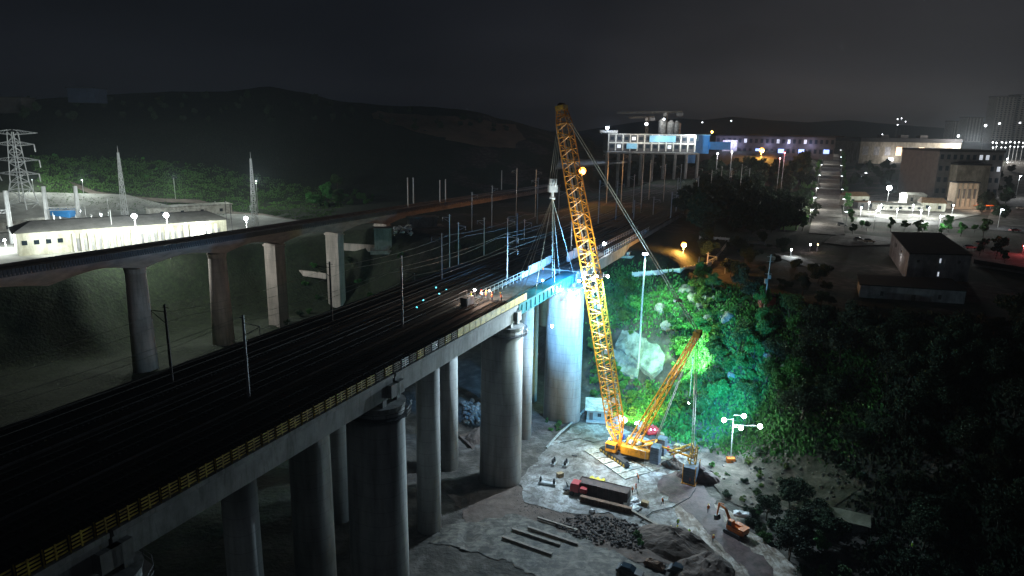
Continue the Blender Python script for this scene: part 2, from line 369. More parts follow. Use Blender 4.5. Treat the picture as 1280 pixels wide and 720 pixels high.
# ------------------------------------------------------------------ the ground sheet
def axis(lo, hi, step, far_lo, far_hi):
    a = list(np.arange(lo, hi+.01, step)); d = step
    x = lo
    L_ = []
    while x > far_lo: d *= 1.12; x -= d; L_.append(x)
    d = step; x = a[-1]; Rr = []
    while x < far_hi: d *= 1.09; x += d; Rr.append(x)
    return np.array(L_[::-1]+a+Rr)
xs = axis(-150, 150, 1.8, -5000, 7000); ys = axis(30, 330, 1.8, -400, 9000)
XX, YY = np.meshgrid(xs, ys); ZZ = hfun(XX, YY)
nx, ny = len(xs), len(ys)
me = bpy.data.meshes.new('ground')
co_ = np.stack([XX.ravel(), YY.ravel(), ZZ.ravel()], 1)
idx = np.arange(nx*ny).reshape(ny, nx)
F_ = np.stack([idx[:-1, :-1].ravel(), idx[:-1, 1:].ravel(), idx[1:, 1:].ravel(), idx[1:, :-1].ravel()], 1)
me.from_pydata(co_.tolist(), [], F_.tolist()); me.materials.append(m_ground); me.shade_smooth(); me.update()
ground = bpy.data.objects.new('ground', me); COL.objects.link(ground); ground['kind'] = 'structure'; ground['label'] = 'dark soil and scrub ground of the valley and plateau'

def inpoly(x, y, poly):
    ins = False; n = len(poly)
    for i in range(n):
        x0, y0 = poly[i][:2]; x1, y1 = poly[(i+1) % n][:2]
        if (y0 > y) != (y1 > y) and x < (x1-x0)*(y-y0)/(y1-y0)+x0: ins = not ins
    return ins
def drape(name, poly, off, mat, label, step=1.5, ragged=0., lump=0.):
    """a sheet over the ground inside a plan polygon, subdivided and laid off metres above it"""
    bm = bmesh.new(); vs = [bm.verts.new((p[0], p[1], 0)) for p in poly]; bm.faces.new(vs)
    xs_ = [p[0] for p in poly]; ys_ = [p[1] for p in poly]
    for lo, hi, nrm in ((min(xs_), max(xs_), (1, 0, 0)), (min(ys_), max(ys_), (0, 1, 0))):
        q = lo+step
        while q < hi:
            bmesh.ops.bisect_plane(bm, geom=bm.verts[:]+bm.edges[:]+bm.faces[:], plane_co=(q if nrm[0] else 0, q if nrm[1] else 0, 0), plane_no=nrm); q += step
    bmesh.ops.triangulate(bm, faces=bm.faces)
    bm.verts.ensure_lookup_table()
    if ragged:
        for v in bm.verts:
            if v.is_boundary: v.co.x += ragged*3*float(fbm(v.co.x*.35, v.co.y*.35+9)); v.co.y += ragged*3*float(fbm(v.co.x*.35+40, v.co.y*.35))
    X = np.array([v.co.x for v in bm.verts]); Y = np.array([v.co.y for v in bm.verts]); Z = hfun(X, Y)
    for v, z in zip(bm.verts, Z): v.co.z = z+off+(lump*float(fbm(v.co.x*.4, v.co.y*.4)))
    if lump:
        r_ = bmesh.ops.extrude_edge_only(bm, edges=[e_ for e_ in bm.edges if e_.is_boundary])
        for v in r_['geom']:
            if isinstance(v, bmesh.types.BMVert): v.co.z -= 2.2
    bmesh.ops.recalc_face_normals(bm, faces=bm.faces)
    m_ = bpy.data.meshes.new(name); bm.to_mesh(m_); bm.free(); m_.materials.append(mat)
    o = bpy.data.objects.new(name, m_); COL.objects.link(o); o['kind'] = 'structure'; o['label'] = label; return o
def GP(*pts): return [tuple(az(u, v, 0)[:2]) for u, v in pts]

pad = drape('work_pad', GP((650, 600), (683, 560), (700, 545), (728, 528), (768, 530), (800, 545), (850, 560), (880, 590), (875, 612), (850, 640), (905, 700), (880, 712), (800, 662), (760, 642), (700, 640), (655, 628)), .18, m_pad, 'pale grey concrete work pad under the yellow crane', 1.2, ragged=1.1)
hr = drape('haul_road', GP((842, 628), (880, 622), (925, 650), (960, 685), (1040, 745), (990, 790), (900, 715), (862, 672)), .24, m_road, 'dirt haul road running out of the work site', 1.2, ragged=1.0)
m_track_g = M('wet_track_soil', (.05, .042, .035), .75, .4, .5, col2=(.17, .15, .12), bump=.4, stretch=(1, 2.5, 1)); dirty(m_track_g, .5, (.3, .27, .25))
drape('churned_soil', GP((640, 606), (700, 636), (790, 646), (860, 690), (900, 735), (820, 700), (700, 690), (600, 660), (560, 620)), .08, m_dirt, 'churned brown soil strip between the pad and the muddy track', 1.5, ragged=1.8)
drape('muddy_track', GP((560, 655), (640, 642), (700, 660), (770, 690), (850, 740), (700, 740), (620, 700), (540, 680)), .12, m_track_g, 'pale muddy vehicle track below the rubble at the lower edge', 1.5, ragged=1.6)
m_bank = M('bank_soil', (.06, .045, .036), .95, .4, .5, col2=(.15, .12, .10), bump=.8); dirty(m_bank, .3, (.4, .42, .35), .42, .58)
drape('bare_bank', [tuple(G(u, v)[:2]) for u, v in ((886, 588), (930, 574), (985, 566), (1040, 585), (1075, 612), (1035, 640), (975, 638), (935, 640), (905, 628))], .22, m_bank, 'bare brown soil bank with sparse plants right of the red soil', 1.8, ragged=1.4)
rs = drape('red_soil_patch', GP((822, 600), (850, 592), (880, 598), (886, 620), (900, 640), (925, 672), (985, 735), (955, 740), (905, 690), (880, 655), (840, 628), (826, 616)), .30, m_wet, 'damp dark red soil strip beside the crane mats', 1.2, ragged=1.6)

# ------------------------------------------------------------------ railway viaducts
ZD = 39.0
def stadium(c, w, l, n=10):
    """plan outline of a round-ended pier, w along the track, l across it"""
    pts = []; r_ = w/2; h_ = max(0, l/2-r_)
    for side in (1, -1):
        for i in range(n+1):
            a_ = (-math.pi/2+math.pi*i/n); x_ = side*(h_+r_*math.cos(a_)); y_ = side*r_*math.sin(a_)
            pts.append((c[0]+TY*x_+TX*y_, c[1]-TX*x_+TY*y_))
    return pts
def pier(parent, s, lat, w, l, ztop, zb=None, flare=1.06, mat=None, cap=True, collar=False, label=None, name='pier'):
    c = RW(s, lat, 0); zb = HZ(c.x, c.y)-1 if zb is None else zb
    bot = [(p[0], p[1], zb) for p in stadium(c, w*flare, l*flare)]; top = [(p[0], p[1], ztop) for p in stadium(c, w, l)]
    mb = MB(); mb.hexa(bot, top); mb.smooth = False
    o = mb.build(name, mat or m_pier, parent)
    for p in o.data.polygons: p.use_smooth = abs(p.normal.z) < .5
    if cap:
        MB().hexa([(p[0], p[1], ztop+.003) for p in stadium(c, w*1.03, l*1.02)], [(p[0], p[1], ztop+.7) for p in stadium(c, w*1.08, l*1.06)]).build('pier_cap', m_conc, o)
        b_ = MB()
        for dl in (-.28, .28):
            for ds in (-.25, .25):
                q = RW(s+ds*w, lat+dl*l, ztop+1.2); b_.box(q, (.9, .9, 1.0), math.atan2(TY, TX))
        b_.build('bearing_plinth', m_conc, o)
    if collar:     # hanging inspection walkway round the pier head
        k = MB(); A = stadium(c, w+2.0, l+2.0, 8); B = stadium(c, w+.1, l+.1, 8); n_ = len(A)
        zc = ztop-.9
        for i in range(n_):
            j = (i+1) % n_
            k.hexa([(A[i][0], A[i][1], zc), (A[j][0], A[j][1], zc), (B[j][0], B[j][1], zc), (B[i][0], B[i][1], zc)],
                   [(A[i][0], A[i][1], zc+.08), (A[j][0], A[j][1], zc+.08), (B[j][0], B[j][1], zc+.08), (B[i][0], B[i][1], zc+.08)])
            k.tube((A[i][0], A[i][1], zc), (A[i][0], A[i][1], zc+1.1), .04, 4)
            for hz_ in (.55, 1.1): k.tube((A[i][0], A[i][1], zc+hz_), (A[j][0], A[j][1], zc+hz_), .035, 4)
        k.build('inspection_walkway', m_dark, o)
    return o
def bar(mb, s0, s1, lat0, lat1, z0, z1):
    return mb.hexa([RW(s0, lat0, z0), RW(s1, lat0, z0), RW(s1, lat1, z0), RW(s0, lat1, z0)], [RW(s0, lat0, z1), RW(s1, lat0, z1), RW(s1, lat1, z1), RW(s0, lat1, z1)])
def girder_span(parent, s0, s1, l0, l1, depth=3.3, mat=None, notch=True):
    """box girder with slab cantilevers, and lowered end blocks over the bearings"""
    mb = MB(); prof = [(l0, ZD-.55), (l0, ZD-.05), (l1, ZD-.05), (l1, ZD-.55), (l1-.25, ZD-.75), (l1-.35, ZD-depth), (l0+.35, ZD-depth), (l0+.25, ZD-.75)]
    A = [RW(s0, a, z) for a, z in prof]; B = [RW(s1, a, z) for a, z in prof]; n_ = len(prof)
    mb.add(A+B, [(i, (i+1) % n_, n_+(i+1) % n_, n_+i) for i in range(n_)]+[tuple(range(n_-1, -1, -1)), tuple(range(n_, 2*n_))])
    return mb.build('girder', mat or m_conc, parent)
v1 = thing('railway_viaduct', 'near pale concrete railway viaduct with yellow panel fence along its right edge', 'viaduct', RW(40, -4, 0), world=True)
spans = [(-75, .0), (.35, 42.9), (43.5, 86.7)]
for a_, b_ in spans:
    g_ = girder_span(v1, a_, b_, -9.6, 0, 3.4)
    k = MB()
    for s_ in (a_+.35, b_-.35):
        if s_ > -60: bar(k, s_-1.0, s_+1.0, -.35, .45, ZD-3.2, ZD-1.3)
    k.build('end_block', m_conc, g_)
girder_span(v1, 123.2, 169.5, -9.6, .2, 3.2); girder_span(v1, 170.1, 262, -9.6, .2, 2.6)
for s_, w_, l_ in ((-42, 7, 8.6), (.1, 7.0, 8.8), (43.2, 7.0, 8.8), (87, 6.6, 8.6)):
    pier(v1, s_, -3.6, w_, l_, ZD-5.3, collar=s_ > 0)
pier(v1, 122.8, -2.8, 6.5, 9.2, ZD-4.2); pier(v1, 169.8, -1.6, 4.2, 8.6, ZD-4.0, label=None)
for s_ in (21, 64.5): pier(v1, s_, -7.6, 4.0, 4.2, ZD-4.5, cap=False, name='column')
pier(v1, 108, -7.2, 3.2, 3.6, ZD-4.5, cap=False, name='column')
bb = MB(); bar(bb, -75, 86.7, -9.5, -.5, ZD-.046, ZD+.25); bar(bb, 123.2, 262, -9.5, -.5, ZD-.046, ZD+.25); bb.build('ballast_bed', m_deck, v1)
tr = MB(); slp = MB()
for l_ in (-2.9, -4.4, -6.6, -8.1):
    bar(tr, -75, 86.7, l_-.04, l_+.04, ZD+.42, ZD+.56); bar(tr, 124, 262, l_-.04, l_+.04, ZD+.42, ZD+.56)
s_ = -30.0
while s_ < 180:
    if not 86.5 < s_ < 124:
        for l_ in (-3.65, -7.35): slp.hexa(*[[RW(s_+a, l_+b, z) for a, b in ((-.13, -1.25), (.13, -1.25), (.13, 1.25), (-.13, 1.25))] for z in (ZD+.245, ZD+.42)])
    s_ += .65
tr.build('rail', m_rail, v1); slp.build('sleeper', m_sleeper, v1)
# yellow edge fence: open slatted panels near the camera, solid sheets near the crane
s_ = -20.0; i = 0
while s_ < 90:
    f_ = MB(); solid = s_ > 60
    f_.tube(RW(s_, -.15, ZD-.05), RW(s_, -.15, ZD+1.55), .07, 4)
    if solid: bar(f_, s_+.05, s_+2.05, -.19, -.13, ZD+.02, ZD+1.45)
    else:
        for q in range(4): bar(f_, s_+.16, s_+1.9, -.18, -.14, ZD+.22+q*.33, ZD+.38+q*.33)
        bar(f_, s_+.9, s_+1.05, -.2, -.13, ZD+.02, ZD+1.45)
    f_.build('fence_panel', m_yfence if (solid or s_ < 38 or i % 4 == 1) else (m_wpanel if i % 2 else m_tanw), v1); s_ += 2.1; i += 1
# white noise-wall panels and handrails on the far part of the deck
for j, (a_, b_, z_) in enumerate(((109, 113, 1.3), (113.4, 124, 2.2), (124.4, 128, 2.4), (132, 136.5, 2.6), (137.3, 145, 3.0))):
    f_ = MB(); q_ = -9.0 if j < 3 else -6.0
    bar(f_, a_, b_, q_-.1, q_+.1, ZD+.003, ZD+z_); f_.build('white_wall_panel', m_wpanel, v1)
f_ = MB()
for l_ in (-.1, -4.0):
    for s_ in np.arange(146, 200, 2.0):
        f_.tube(RW(s_, l_, ZD), RW(s_, l_, ZD+1.6), .06, 4)
    for z_ in (.8, 1.6): f_.tube(RW(146, l_, ZD+z_), RW(200, l_, ZD+z_), .05, 4)
for s_ in np.arange(90, 110, 2.0): f_.tube(RW(s_, -8.8, ZD-.4), RW(s_, -8.8, ZD+1.6), .06, 4)
for z_ in (.9, 1.6): f_.tube(RW(88, -8.8, ZD+z_), RW(110, -8.8, ZD+z_), .06, 4)
f_.build('handrail', m_wpanel, v1)
# steel beam span being set between the two tall piers
gb = thing('steel_beam_span', 'teal steel beam span on slings under the hook at the viaduct gap', 'bridge beam', RW(105, -3, ZD-2), world=True)
k = MB(); bar(k, 87.4, 122.6, -3.2, -.1, ZD-.5, ZD-.1); k.build('top_flange', m_teal, gb)
k = MB(); bar(k, 87.6, 122.4, -.5, -.3, ZD-2.3, ZD-.505); bar(k, 87.6, 122.4, -3.0, -2.8, ZD-2.3, ZD-.505); k.build('web', m_teal, gb)
k = MB(); bar(k, 87.6, 122.4, -3.1, -.2, ZD-2.55, ZD-2.305); k.build('bottom_flange', m_teal, gb)
k = MB()
for s_ in np.arange(89, 122, 2.4): bar(k, s_, s_+.08, -.3, -.12, ZD-2.3, ZD-.505)
k.build('stiffener', m_teal, gb)
k = MB(); bar(k, 87.4, 122.6, -9.4, -4.0, ZD-1.4, ZD-.3); kk = k.build('side_girder', m_conc, gb)

def plain_viaduct(lat0, lat1, label, piers, s1=240, w=4.0):
    v = thing('railway_viaduct', label, 'viaduct', RW(60, (lat0+lat1)/2, 0), world=True)
    k = MB(); bar(k, -75, s1, lat0, lat1, ZD-3.2, ZD-.05); k.build('girder', m_conc, v)
    k = MB(); bar(k, -75, s1, lat0+.4, lat1-.4, ZD-.046, ZD+.25); k.build('ballast_bed', m_deck, v)
    k = MB(); sl2 = MB()
    for c_ in (lat0+2.6, lat1-2.6):
        for o_ in (-.75, .75): bar(k, -75, s1+200, c_+o_-.04, c_+o_+.04, ZD+.42, ZD+.56)
        s_ = -10.0
        while s_ < 200: sl2.hexa(*[[RW(s_+a, c_+b, z) for a, b in ((-.13, -1.25), (.13, -1.25), (.13, 1.25), (-.13, 1.25))] for z in (ZD+.245, ZD+.42)]); s_ += .7
    k.build('rail', m_rail, v); sl2.build('sleeper', m_sleeper, v)
    for s_, l_, ww in piers: pier(v, s_, l_, ww, ww*1.05, ZD-4, cap=False, name='column')
    return v
plain_viaduct(-19.4, -10.2, 'middle dark railway viaduct beside the fenced one, carrying the nearer overhead masts', [(3, -15, 6), (43.5, -16.5, 6), (87.5, -16.5, 4.0), (130, -15, 4)])
plain_viaduct(-29.6, -20.0, 'third dark railway viaduct, farthest of the parallel three from the crane', [(3, -25, 5), (60, -25, 5), (121, -22.6, 3), (165, -24, 4)])

# ------------------------------------------------------------------ the curved viaduct on the left
pc = [ay(-160, 345, 168), ay(0, 332, 176), ay(80, 326, 178), ay(163, 316, 184), ay(265, 294, 217), ay(340, 281, 241), ay(417, 270, 274), ay(478, 262, 303), ay(540, 252, 345), ay(600, 243, 395), ay(690, 230, 480)]
ctr = [Vector((p.x, p.y)) for p in pc]
ZL = 36.0
def crom(P, n=9):
    o_ = []
    for i in range(len(P)-1):
        p0 = P[max(i-1, 0)]; p1 = P[i]; p2 = P[i+1]; p3 = P[min(i+2, len(P)-1)]
        for j in range(n):
            t_ = j/n; o_.append(.5*((2*p1)+(-p0+p2)*t_+(2*p0-5*p1+4*p2-p3)*t_*t_+(-p0+3*p1-3*p2+p3)*t_**3))
    return o_+[P[-1]]
PL = [Vector((-123, 173)).lerp(Vector((20, 444)), t_) for t_ in (-.28, -.12, 0, .085, .178, .258, .36, .459, .6, .8, 1.05)]
LC = crom(PL); 
lv = thing('curved_viaduct', 'long brown concrete viaduct on round piers passing in front of the floodlit substation', 'viaduct', (-111, 196, 0), world=True)
def tang(i): d_ = (LC[min(i+1, len(LC)-1)]-LC[max(i-1, 0)]); return d_.normalized()
pidx = [27, 36, 45, 54, 63]
def haunch(i):
    dd = min(abs(i-p) for p in pidx+[18, 9]); return 2.6+2.2*max(0, 1-dd/4.5)**1.6
VV = []; W2 = 4.6
for i, p in enumerate(LC):
    t_ = tang(i); n_ = Vector((t_.y, -t_.x)); h_ = haunch(i)
    for a_, z_ in ((-W2, ZL-.4), (-W2, ZL), (W2, ZL), (W2, ZL-.5), (W2-.5, ZL-.75), (W2-1.0, ZL-h_), (-W2+1.0, ZL-h_)):
        VV.append((p.x+n_.x*a_, p.y+n_.y*a_, z_))
FF = []; nn = len(LC)
for i in range(nn-1):
    for j in range(7): FF.append((i*7+j, i*7+(j+1) % 7, (i+1)*7+(j+1) % 7, (i+1)*7+j))
FF += [tuple(range(7)), tuple(range((nn-1)*7, nn*7))]
MB().add(VV, FF).build('girder', m_girdL, lv)
k = MB(); k2 = MB()
for i in range(nn-1):
    a, b = LC[i], LC[i+1]; ta, tb = tang(i), tang(i+1); na, nb = Vector((ta.y, -ta.x)), Vector((tb.y, -tb.x))
    for w_, mb_, hh in ((W2-.1, k, 1.15), (-W2+.1, k, 1.15)):
        A = Vector((a.x+na.x*w_, a.y+na.y*w_, ZL+.003)); B = Vector((b.x+nb.x*w_, b.y+nb.y*w_, ZL+.003)); up = Vector((0, 0, hh)); q = Vector((na.x*.12, na.y*.12, 0))
        mb_.hexa([A-q, B-q, B+q, A+q], [A-q+up, B-q+up, B+q+up, A+q+up])
    for m_ in range(4):
        t_ = m_/4; c_ = a.lerp(b, t_); n_ = na
        k2.box((c_.x+n_.x*(W2+.12), c_.y+n_.y*(W2+.12), ZL+.4), (.16, .5, 1.75), math.atan2(ta.y, ta.x)+math.pi/2)
o = k.build('parapet', m_darkw, lv); k2.build('rim', m_darkw, o)
def round_pier(parent, x, y, zt, r0, r1, mat, name='pier', zb=None):
    zb = HZ(x, y)-.6 if zb is None else zb
    n_ = 20; mb = MB(); mb.smooth = True
    mb.hexa([(x+r0*math.cos(a)*1.0, y+r0*math.sin(a), zb) for a in [2*math.pi*i/n_ for i in range(n_)]], [(x+r1*math.cos(a), y+r1*math.sin(a), zt) for a in [2*math.pi*i/n_ for i in range(n_)]])
    o = mb.build(name, mat, parent)
    for p in o.data.polygons: p.use_smooth = abs(p.normal.z) < .5
    c_ = MB(); c_.hexa([(x+(r1+.1)*math.cos(a), y+(r1+.1)*math.sin(a), zt-1.5) for a in [2*math.pi*i/n_ for i in range(n_)]], [(x+(r1+.35)*math.cos(a), y+(r1+.35)*math.sin(a), zt+.02) for a in [2*math.pi*i/n_ for i in range(n_)]])
    c_.build('pier_collar', mat, o)
    return o
for i in pidx[:2]: round_pier(lv, LC[i].x, LC[i].y, ZL-haunch(i)-.003, 3.6, 2.75, m_pierL)
for i, (wl, ww) in zip([45, 54, 63], ((7.5, 5.5), (5.5, 6.5), (5, 6.5))):
    p = LC[i]; t_ = tang(i); zb = HZ(p.x, p.y)-1
    o = MB().box((p.x, p.y, (zb+ZL-haunch(i))/2-.002), (wl*.6, ww, ZL-haunch(i)-zb), math.atan2(t_.y, t_.x)).build('pier', m_pierL, lv)
    MB().box((p.x, p.y, ZL-haunch(i)-.8), (wl*.6+.5, ww+.8, .6), math.atan2(t_.y, t_.x)).build('pier_head', m_pierL, o)
# concrete footing blocks and low walls by the far left piers
def gblock(u, v, size, rz, name, label, cat, mat, dz=0., group=None):
    p = G(u, v); o = MB().box((0, 0, size[2]/2-.3), size, rz).build(name, mat, None, (0, 0, 0)); o.location = (p.x, p.y, p.z+dz); tag(o, label, cat, group); return o
def footing(u, v, w, d, h, rz, label):
    p = G(u, v); mb = MB(); mb.box((0, 0, h/2-.5), (w, d, h+1), rz); mb.box((0, 0, h+.2), (w*1.08, d*1.15, .4), rz)
    mb.hexa([Matrix.Rotation(rz, 3, 'Z')@Vector(q) for q in ((-w*.75, -d*.8, -1.2), (w*.75, -d*.8, -1.2), (w*.75, d*.8, -1.2), (-w*.75, d*.8, -1.2))], [Matrix.Rotation(rz, 3, 'Z')@Vector(q) for q in ((-w*.75, -d*.8, .3), (w*.75, -d*.8, .3), (w*.75, d*.8, .3), (-w*.75, d*.8, .3))])
    o = mb.build('pier_stub', m_conc, None, (0, 0, 0)); o.location = p; tag(o, label, 'pier stub'); return o
footing(479, 313, 7, 5, 9, .2, 'short square concrete pier stub on the slope right of the curved viaduct')
footing(528, 283, 12, 5, 4, .35, 'low wide concrete block beyond the short pier stub, under the curved viaduct')
gblock(440, 313, (26, 1.2, 3), -.25, 'retaining_wall', 'low brown retaining wall on the slope beside the short pier stub', 'wall', m_pierL)
gblock(380, 345, (24, 1.0, 2.2), -.45, 'retaining_wall', 'low dark retaining wall between the curved viaduct piers', 'wall', m_pierL)

# ------------------------------------------------------------------ lattice work
def lattice(a, b, w0, w1, up, nb, rc=.14, rb=.07, mb=None, mbb=None, dep=1.0, n=5):
    """square lattice column a->b, side w0 at a and w1 at b; returns chords and bracing builders"""
    mb = mb or MB(); mbb = mbb or MB(); a = Vector(a); b = Vector(b); d = (b-a).normalized()
    x = d.cross(Vector(up)).normalized(); y = x.cross(d).normalized()
    def cor(t_, i):
        w = (w0+(w1-w0)*t_)/2; sx, sy = ((-1, -1), (1, -1), (1, 1), (-1, 1))[i]
        return a.lerp(b, t_)+x*w*sx+y*w*sy*dep
    for i in range(4): mb.tube(cor(0, i), cor(1, i), rc, n)
    for k in range(nb):
        t0, t1 = k/nb, (k+1)/nb
        for i in range(4):
            j = (i+1) % 4
            if (k+i) % 2: mbb.tube(cor(t0, i), cor(t1, j), rb, 4)
            else: mbb.tube(cor(t0, j), cor(t1, i), rb, 4)
            if k % 2 == 0: mbb.tube(cor(t0, i), cor(t0, j), rb, 4)
    return mb, mbb

# ------------------------------------------------------------------ the crawler crane
CB = Vector((27.0, 143.5, 0)); KN = Vector((17.8, 148.0, 41.0)); TIP = Vector((10.0, 152.0, 77.4)); MID = Vector((13.4, 150.2, 60.5)); DT = Vector((38.2, 134.2, 32.6))
bd = Vector((-.885, .465, 0)).normalized(); bn = Vector((bd.y, -bd.x, 0))      # towards the load; to its right
cr = thing('crawler_crane', 'huge yellow lattice boom crawler crane standing beside the gap in the viaduct', 'crane', (CB.x, CB.y, .2), world=True)
foot = CB+bd*2.2+Vector((0, 0, 3.0))
F1 = foot.lerp(KN, .12)
ch, br = MB(), MB()
lattice(foot, F1, 1.0, 3.1, (0, 0, 1), 3, .17, .09, ch, br)
lattice(F1, KN, 3.1, 3.1, (0, 0, 1), 26, .17, .085, ch, br)
o = ch.build('main_boom', m_cy, cr); br.build('bracing', m_cy, o)
k = MB()
for t_ in (.12, .34, .56, .78, .99):
    c_ = foot.lerp(KN, t_); d_ = (KN-foot).normalized(); k.box(c_, (3.5, 3.5, .35), 0, d_.to_track_quat('Z', 'Y').to_matrix())
ch, br = MB(), MB()
lattice(KN, MID, 3.1, 2.9, (0, 0, 1), 14, .16, .08, ch, br); T1 = MID.lerp(TIP, .8)
lattice(MID, T1, 2.9, 2.6, (0, 0, 1), 10, .15, .08, ch, br); lattice(T1, TIP, 2.6, 1.6, (0, 0, 1), 4, .17, .09, ch, br)
o = ch.build('upper_boom', m_cy, cr); br.build('bracing', m_cy, o)
# ladder + service platforms + boom tip sheaves
k = MB(); dd = (KN-foot).normalized(); sx = dd.cross(Vector((0, 0, 1))).normalized(); sy = sx.cross(dd)
for a, b in ((F1, KN), (KN, MID), (MID, T1)):
    d_ = (b-a).normalized(); L_ = (b-a).length; off = sx*1.2+sy*-.9
    for q in (-.25, .25): k.tube(a+off+sx*q, b+off+sx*q, .05, 4)
    for i in range(int(L_/.9)): k.tube(a+d_*i*.9+off-sx*.25, a+d_*i*.9+off+sx*.25, .04, 4)
k.build('boom_ladder', m_wpanel, cr)
k = MB()
ring = [KN+Vector((2.4*math.cos(a), 2.4*math.sin(a), 0)) for a in [i*math.pi/4 for i in range(8)]]
k.hexa([p+Vector((0, 0, -.1)) for p in ring], [p for p in ring])
for i in range(8):
    k.tube(ring[i], ring[i]+Vector((0, 0, 1.1)), .05, 4); k.tube(ring[i]+Vector((0, 0, 1.1)), ring[(i+1) % 8]+Vector((0, 0, 1.1)), .05, 4)
k.build('service_platform', m_steel, cr)
k = MB(); tq = (TIP-MID).normalized()
for q in (-.7, -.25, .25, .7):
    c_ = TIP+sx*q+Vector((0, 0, .3)); k.tube(c_-sx*.1, c_+sx*.1, .75, 14)
k.build('tip_sheave', m_rust, cr)
k = MB(); k.box(TIP, (2.6, 1.9, .9), 0, tq.to_track_quat('Z', 'Y').to_matrix()); k.build('boom_head', m_cy2, cr)
k = MB()
for t_ in (.25, .55, .82): k.box(foot.lerp(KN, t_)+sx*1.6, (1.1, .9, .9))
k.build('cable_box', m_wpanel, cr)
# derrick mast
df = CB-bd*1.2+Vector((0, 0, 3.6)); ch, br = MB(), MB(); D1 = df.lerp(DT, .12)
lattice(df, DT, 3.6, 1.5, (0, 0, 1), 11, .17, .07, ch, br, dep=.42)
o = ch.build('derrick_mast', m_cy, cr); br.build('bracing', m_cy, o)
k = MB(); k.box(DT, (2.6, 1.4, 1.1), math.atan2(bn.y, bn.x))
for q in (-.8, 0, .8): k.tube(DT+bn*q-Vector((0, 0, .2)), DT+bn*(q+.12)-Vector((0, 0, .2)), .7, 12)
k.build('mast_head', m_cy2, cr)
# pendants and ropes
k = MB()
for q in (-.75, .75): k.tube(TIP+sx*q, DT+bn*q*1.0+Vector((0, 0, .4)), .12, 5)
c_ = TIP.lerp(DT, .86); k.box(c_, (1.6, .8, .5), .4)
k.build('boom_pendant', m_cable, cr)
k = MB()
for q in (-.5, -.1, .3): k.tube(TIP+sx*q, foot.lerp(KN, .2)+sx*q+sy*1.75, .04, 4)
k.build('hoist_rope', m_cable, cr)
CWT = Vector((38.8, 132.6, 3.5))
k = MB()
for q in (-1.2, -.8, .8, 1.2): k.tube(DT+bn*q*.8, CWT+bn*q+Vector((0, 0, 1)), .06, 4)
for q in (-1.4, -1.0, 1.0, 1.4): k.tube(DT+bn*q*.6, CB-bd*6.2+bn*q*1.2+Vector((0, 0, 5.2)), .06, 4)
k.build('mast_pendant', m_cable, cr)
# undercarriage: two crawler tracks across the road plates
th = math.atan2(.87, -.49)                     # crawler direction on plan
cd = Vector((math.cos(th), math.sin(th), 0)); cn = Vector((cd.y, -cd.x, 0))
for sgn in (-1, 1):
    c_ = CB+cn*sgn*3.7; k = MB()
    prof = [(-4.9, .75), (-4.6, .3), (-4.1, .2), (4.1, .2), (4.6, .3), (4.9, .75), (4.6, 1.25), (4.1, 1.45), (-4.1, 1.45), (-4.6, 1.25)]
    A = [c_+cd*p[0]-cn*.6+Vector((0, 0, p[1]+.16)) for p in prof]; B = [c_+cd*p[0]+cn*.6+Vector((0, 0, p[1]+.16)) for p in prof]
    k.hexa(A, B)
    for i in range(24):
        x_ = -4.3+i*.37; k.box(c_+cd*x_+Vector((0, 0, 1.64)), (.24, 1.26, .08), th); k.box(c_+cd*x_+Vector((0, 0, .33)), (.24, 1.26, .08), th)
    o = k.build('crawler_track', m_track, cr)
    k = MB()
    for x_ in np.arange(-4.2, 4.3, 1.05): k.tube(c_+cd*x_-cn*.68+Vector((0, 0, .85)), c_+cd*x_+cn*.68+Vector((0, 0, .85)), .36, 10)
    k.build('track_roller', m_cy2, o)
k = MB(); k.box(CB+Vector((0, 0, 1.15)), (4.2, 6.4, .9), th); k.tube(CB+Vector((0, 0, 1.5)), CB+Vector((0, 0, 2.0)), 1.7, 20); k.build('car_body', m_dark, cr)
rb = math.atan2(bd.y, bd.x)
k = MB(); c_ = CB-bd*1.5+Vector((0, 0, 2.45)); k.box(c_, (10.5, 2.6, .9), rb); k.box(c_-bd*1.0+bn*2.0+Vector((0, 0, .45)), (6.5, 1.5, 1.8), rb); k.box(c_-bd*1.0-bn*2.0+Vector((0, 0, .45)), (6.5, 1.5, 1.8), rb)
k.build('machinery_deck', m_cy, cr)
k = MB()
for x_ in (-.5, -2.4, -4.2): k.tube(CB+bd*x_-bn*1.0+Vector((0, 0, 3.5)), CB+bd*x_+bn*1.0+Vector((0, 0, 3.5)), .65, 14)
k.build('winch_drum', m_cable, cr)
k = MB(); c_ = CB+bd*2.9+bn*-2.7+Vector((0, 0, 3.1)); k.box(c_, (2.4, 1.5, 2.0), rb); o = k.build('operator_cab', m_cy, cr)
k = MB(); k.box(c_+Vector((0, 0, .25)), (2.46, 1.3, 1.1), rb); k.box(c_+Vector((0, 0, .25)), (2.1, 1.56, 1.0), rb); k.build('cab_window', m_glass, o)
k = MB(); a0 = CB-bd*5.6+Vector((0, 0, 3.0))
for sgn in (-1, 1): k.tube(a0+bn*sgn*1.2, CB-bd*6.4+bn*sgn*1.3+Vector((0, 0, 5.4)), .2, 6); k.tube(CB-bd*1+bn*sgn*1.2+Vector((0, 0, 3)), CB-bd*6.4+bn*sgn*1.3+Vector((0, 0, 5.4)), .16, 6)
k.tube(CB-bd*6.4+bn*-1.4+Vector((0, 0, 5.4)), CB-bd*6.4+bn*1.4+Vector((0, 0, 5.4)), .2, 6)
k.tube(CB-bd*6.2+Vector((0, 0, 4.8)), CWT+Vector((0, 0, 2.2)), .22, 6)
k.build('gantry_frame', m_cy, cr)
k = MB()
for sgn in (-1, 1):
    for i in range(7): k.box(CB-bd*7.2+bn*sgn*2.3+Vector((0, 0, 2.0+i*.56)), (1.9, 2.5, .50), rb)
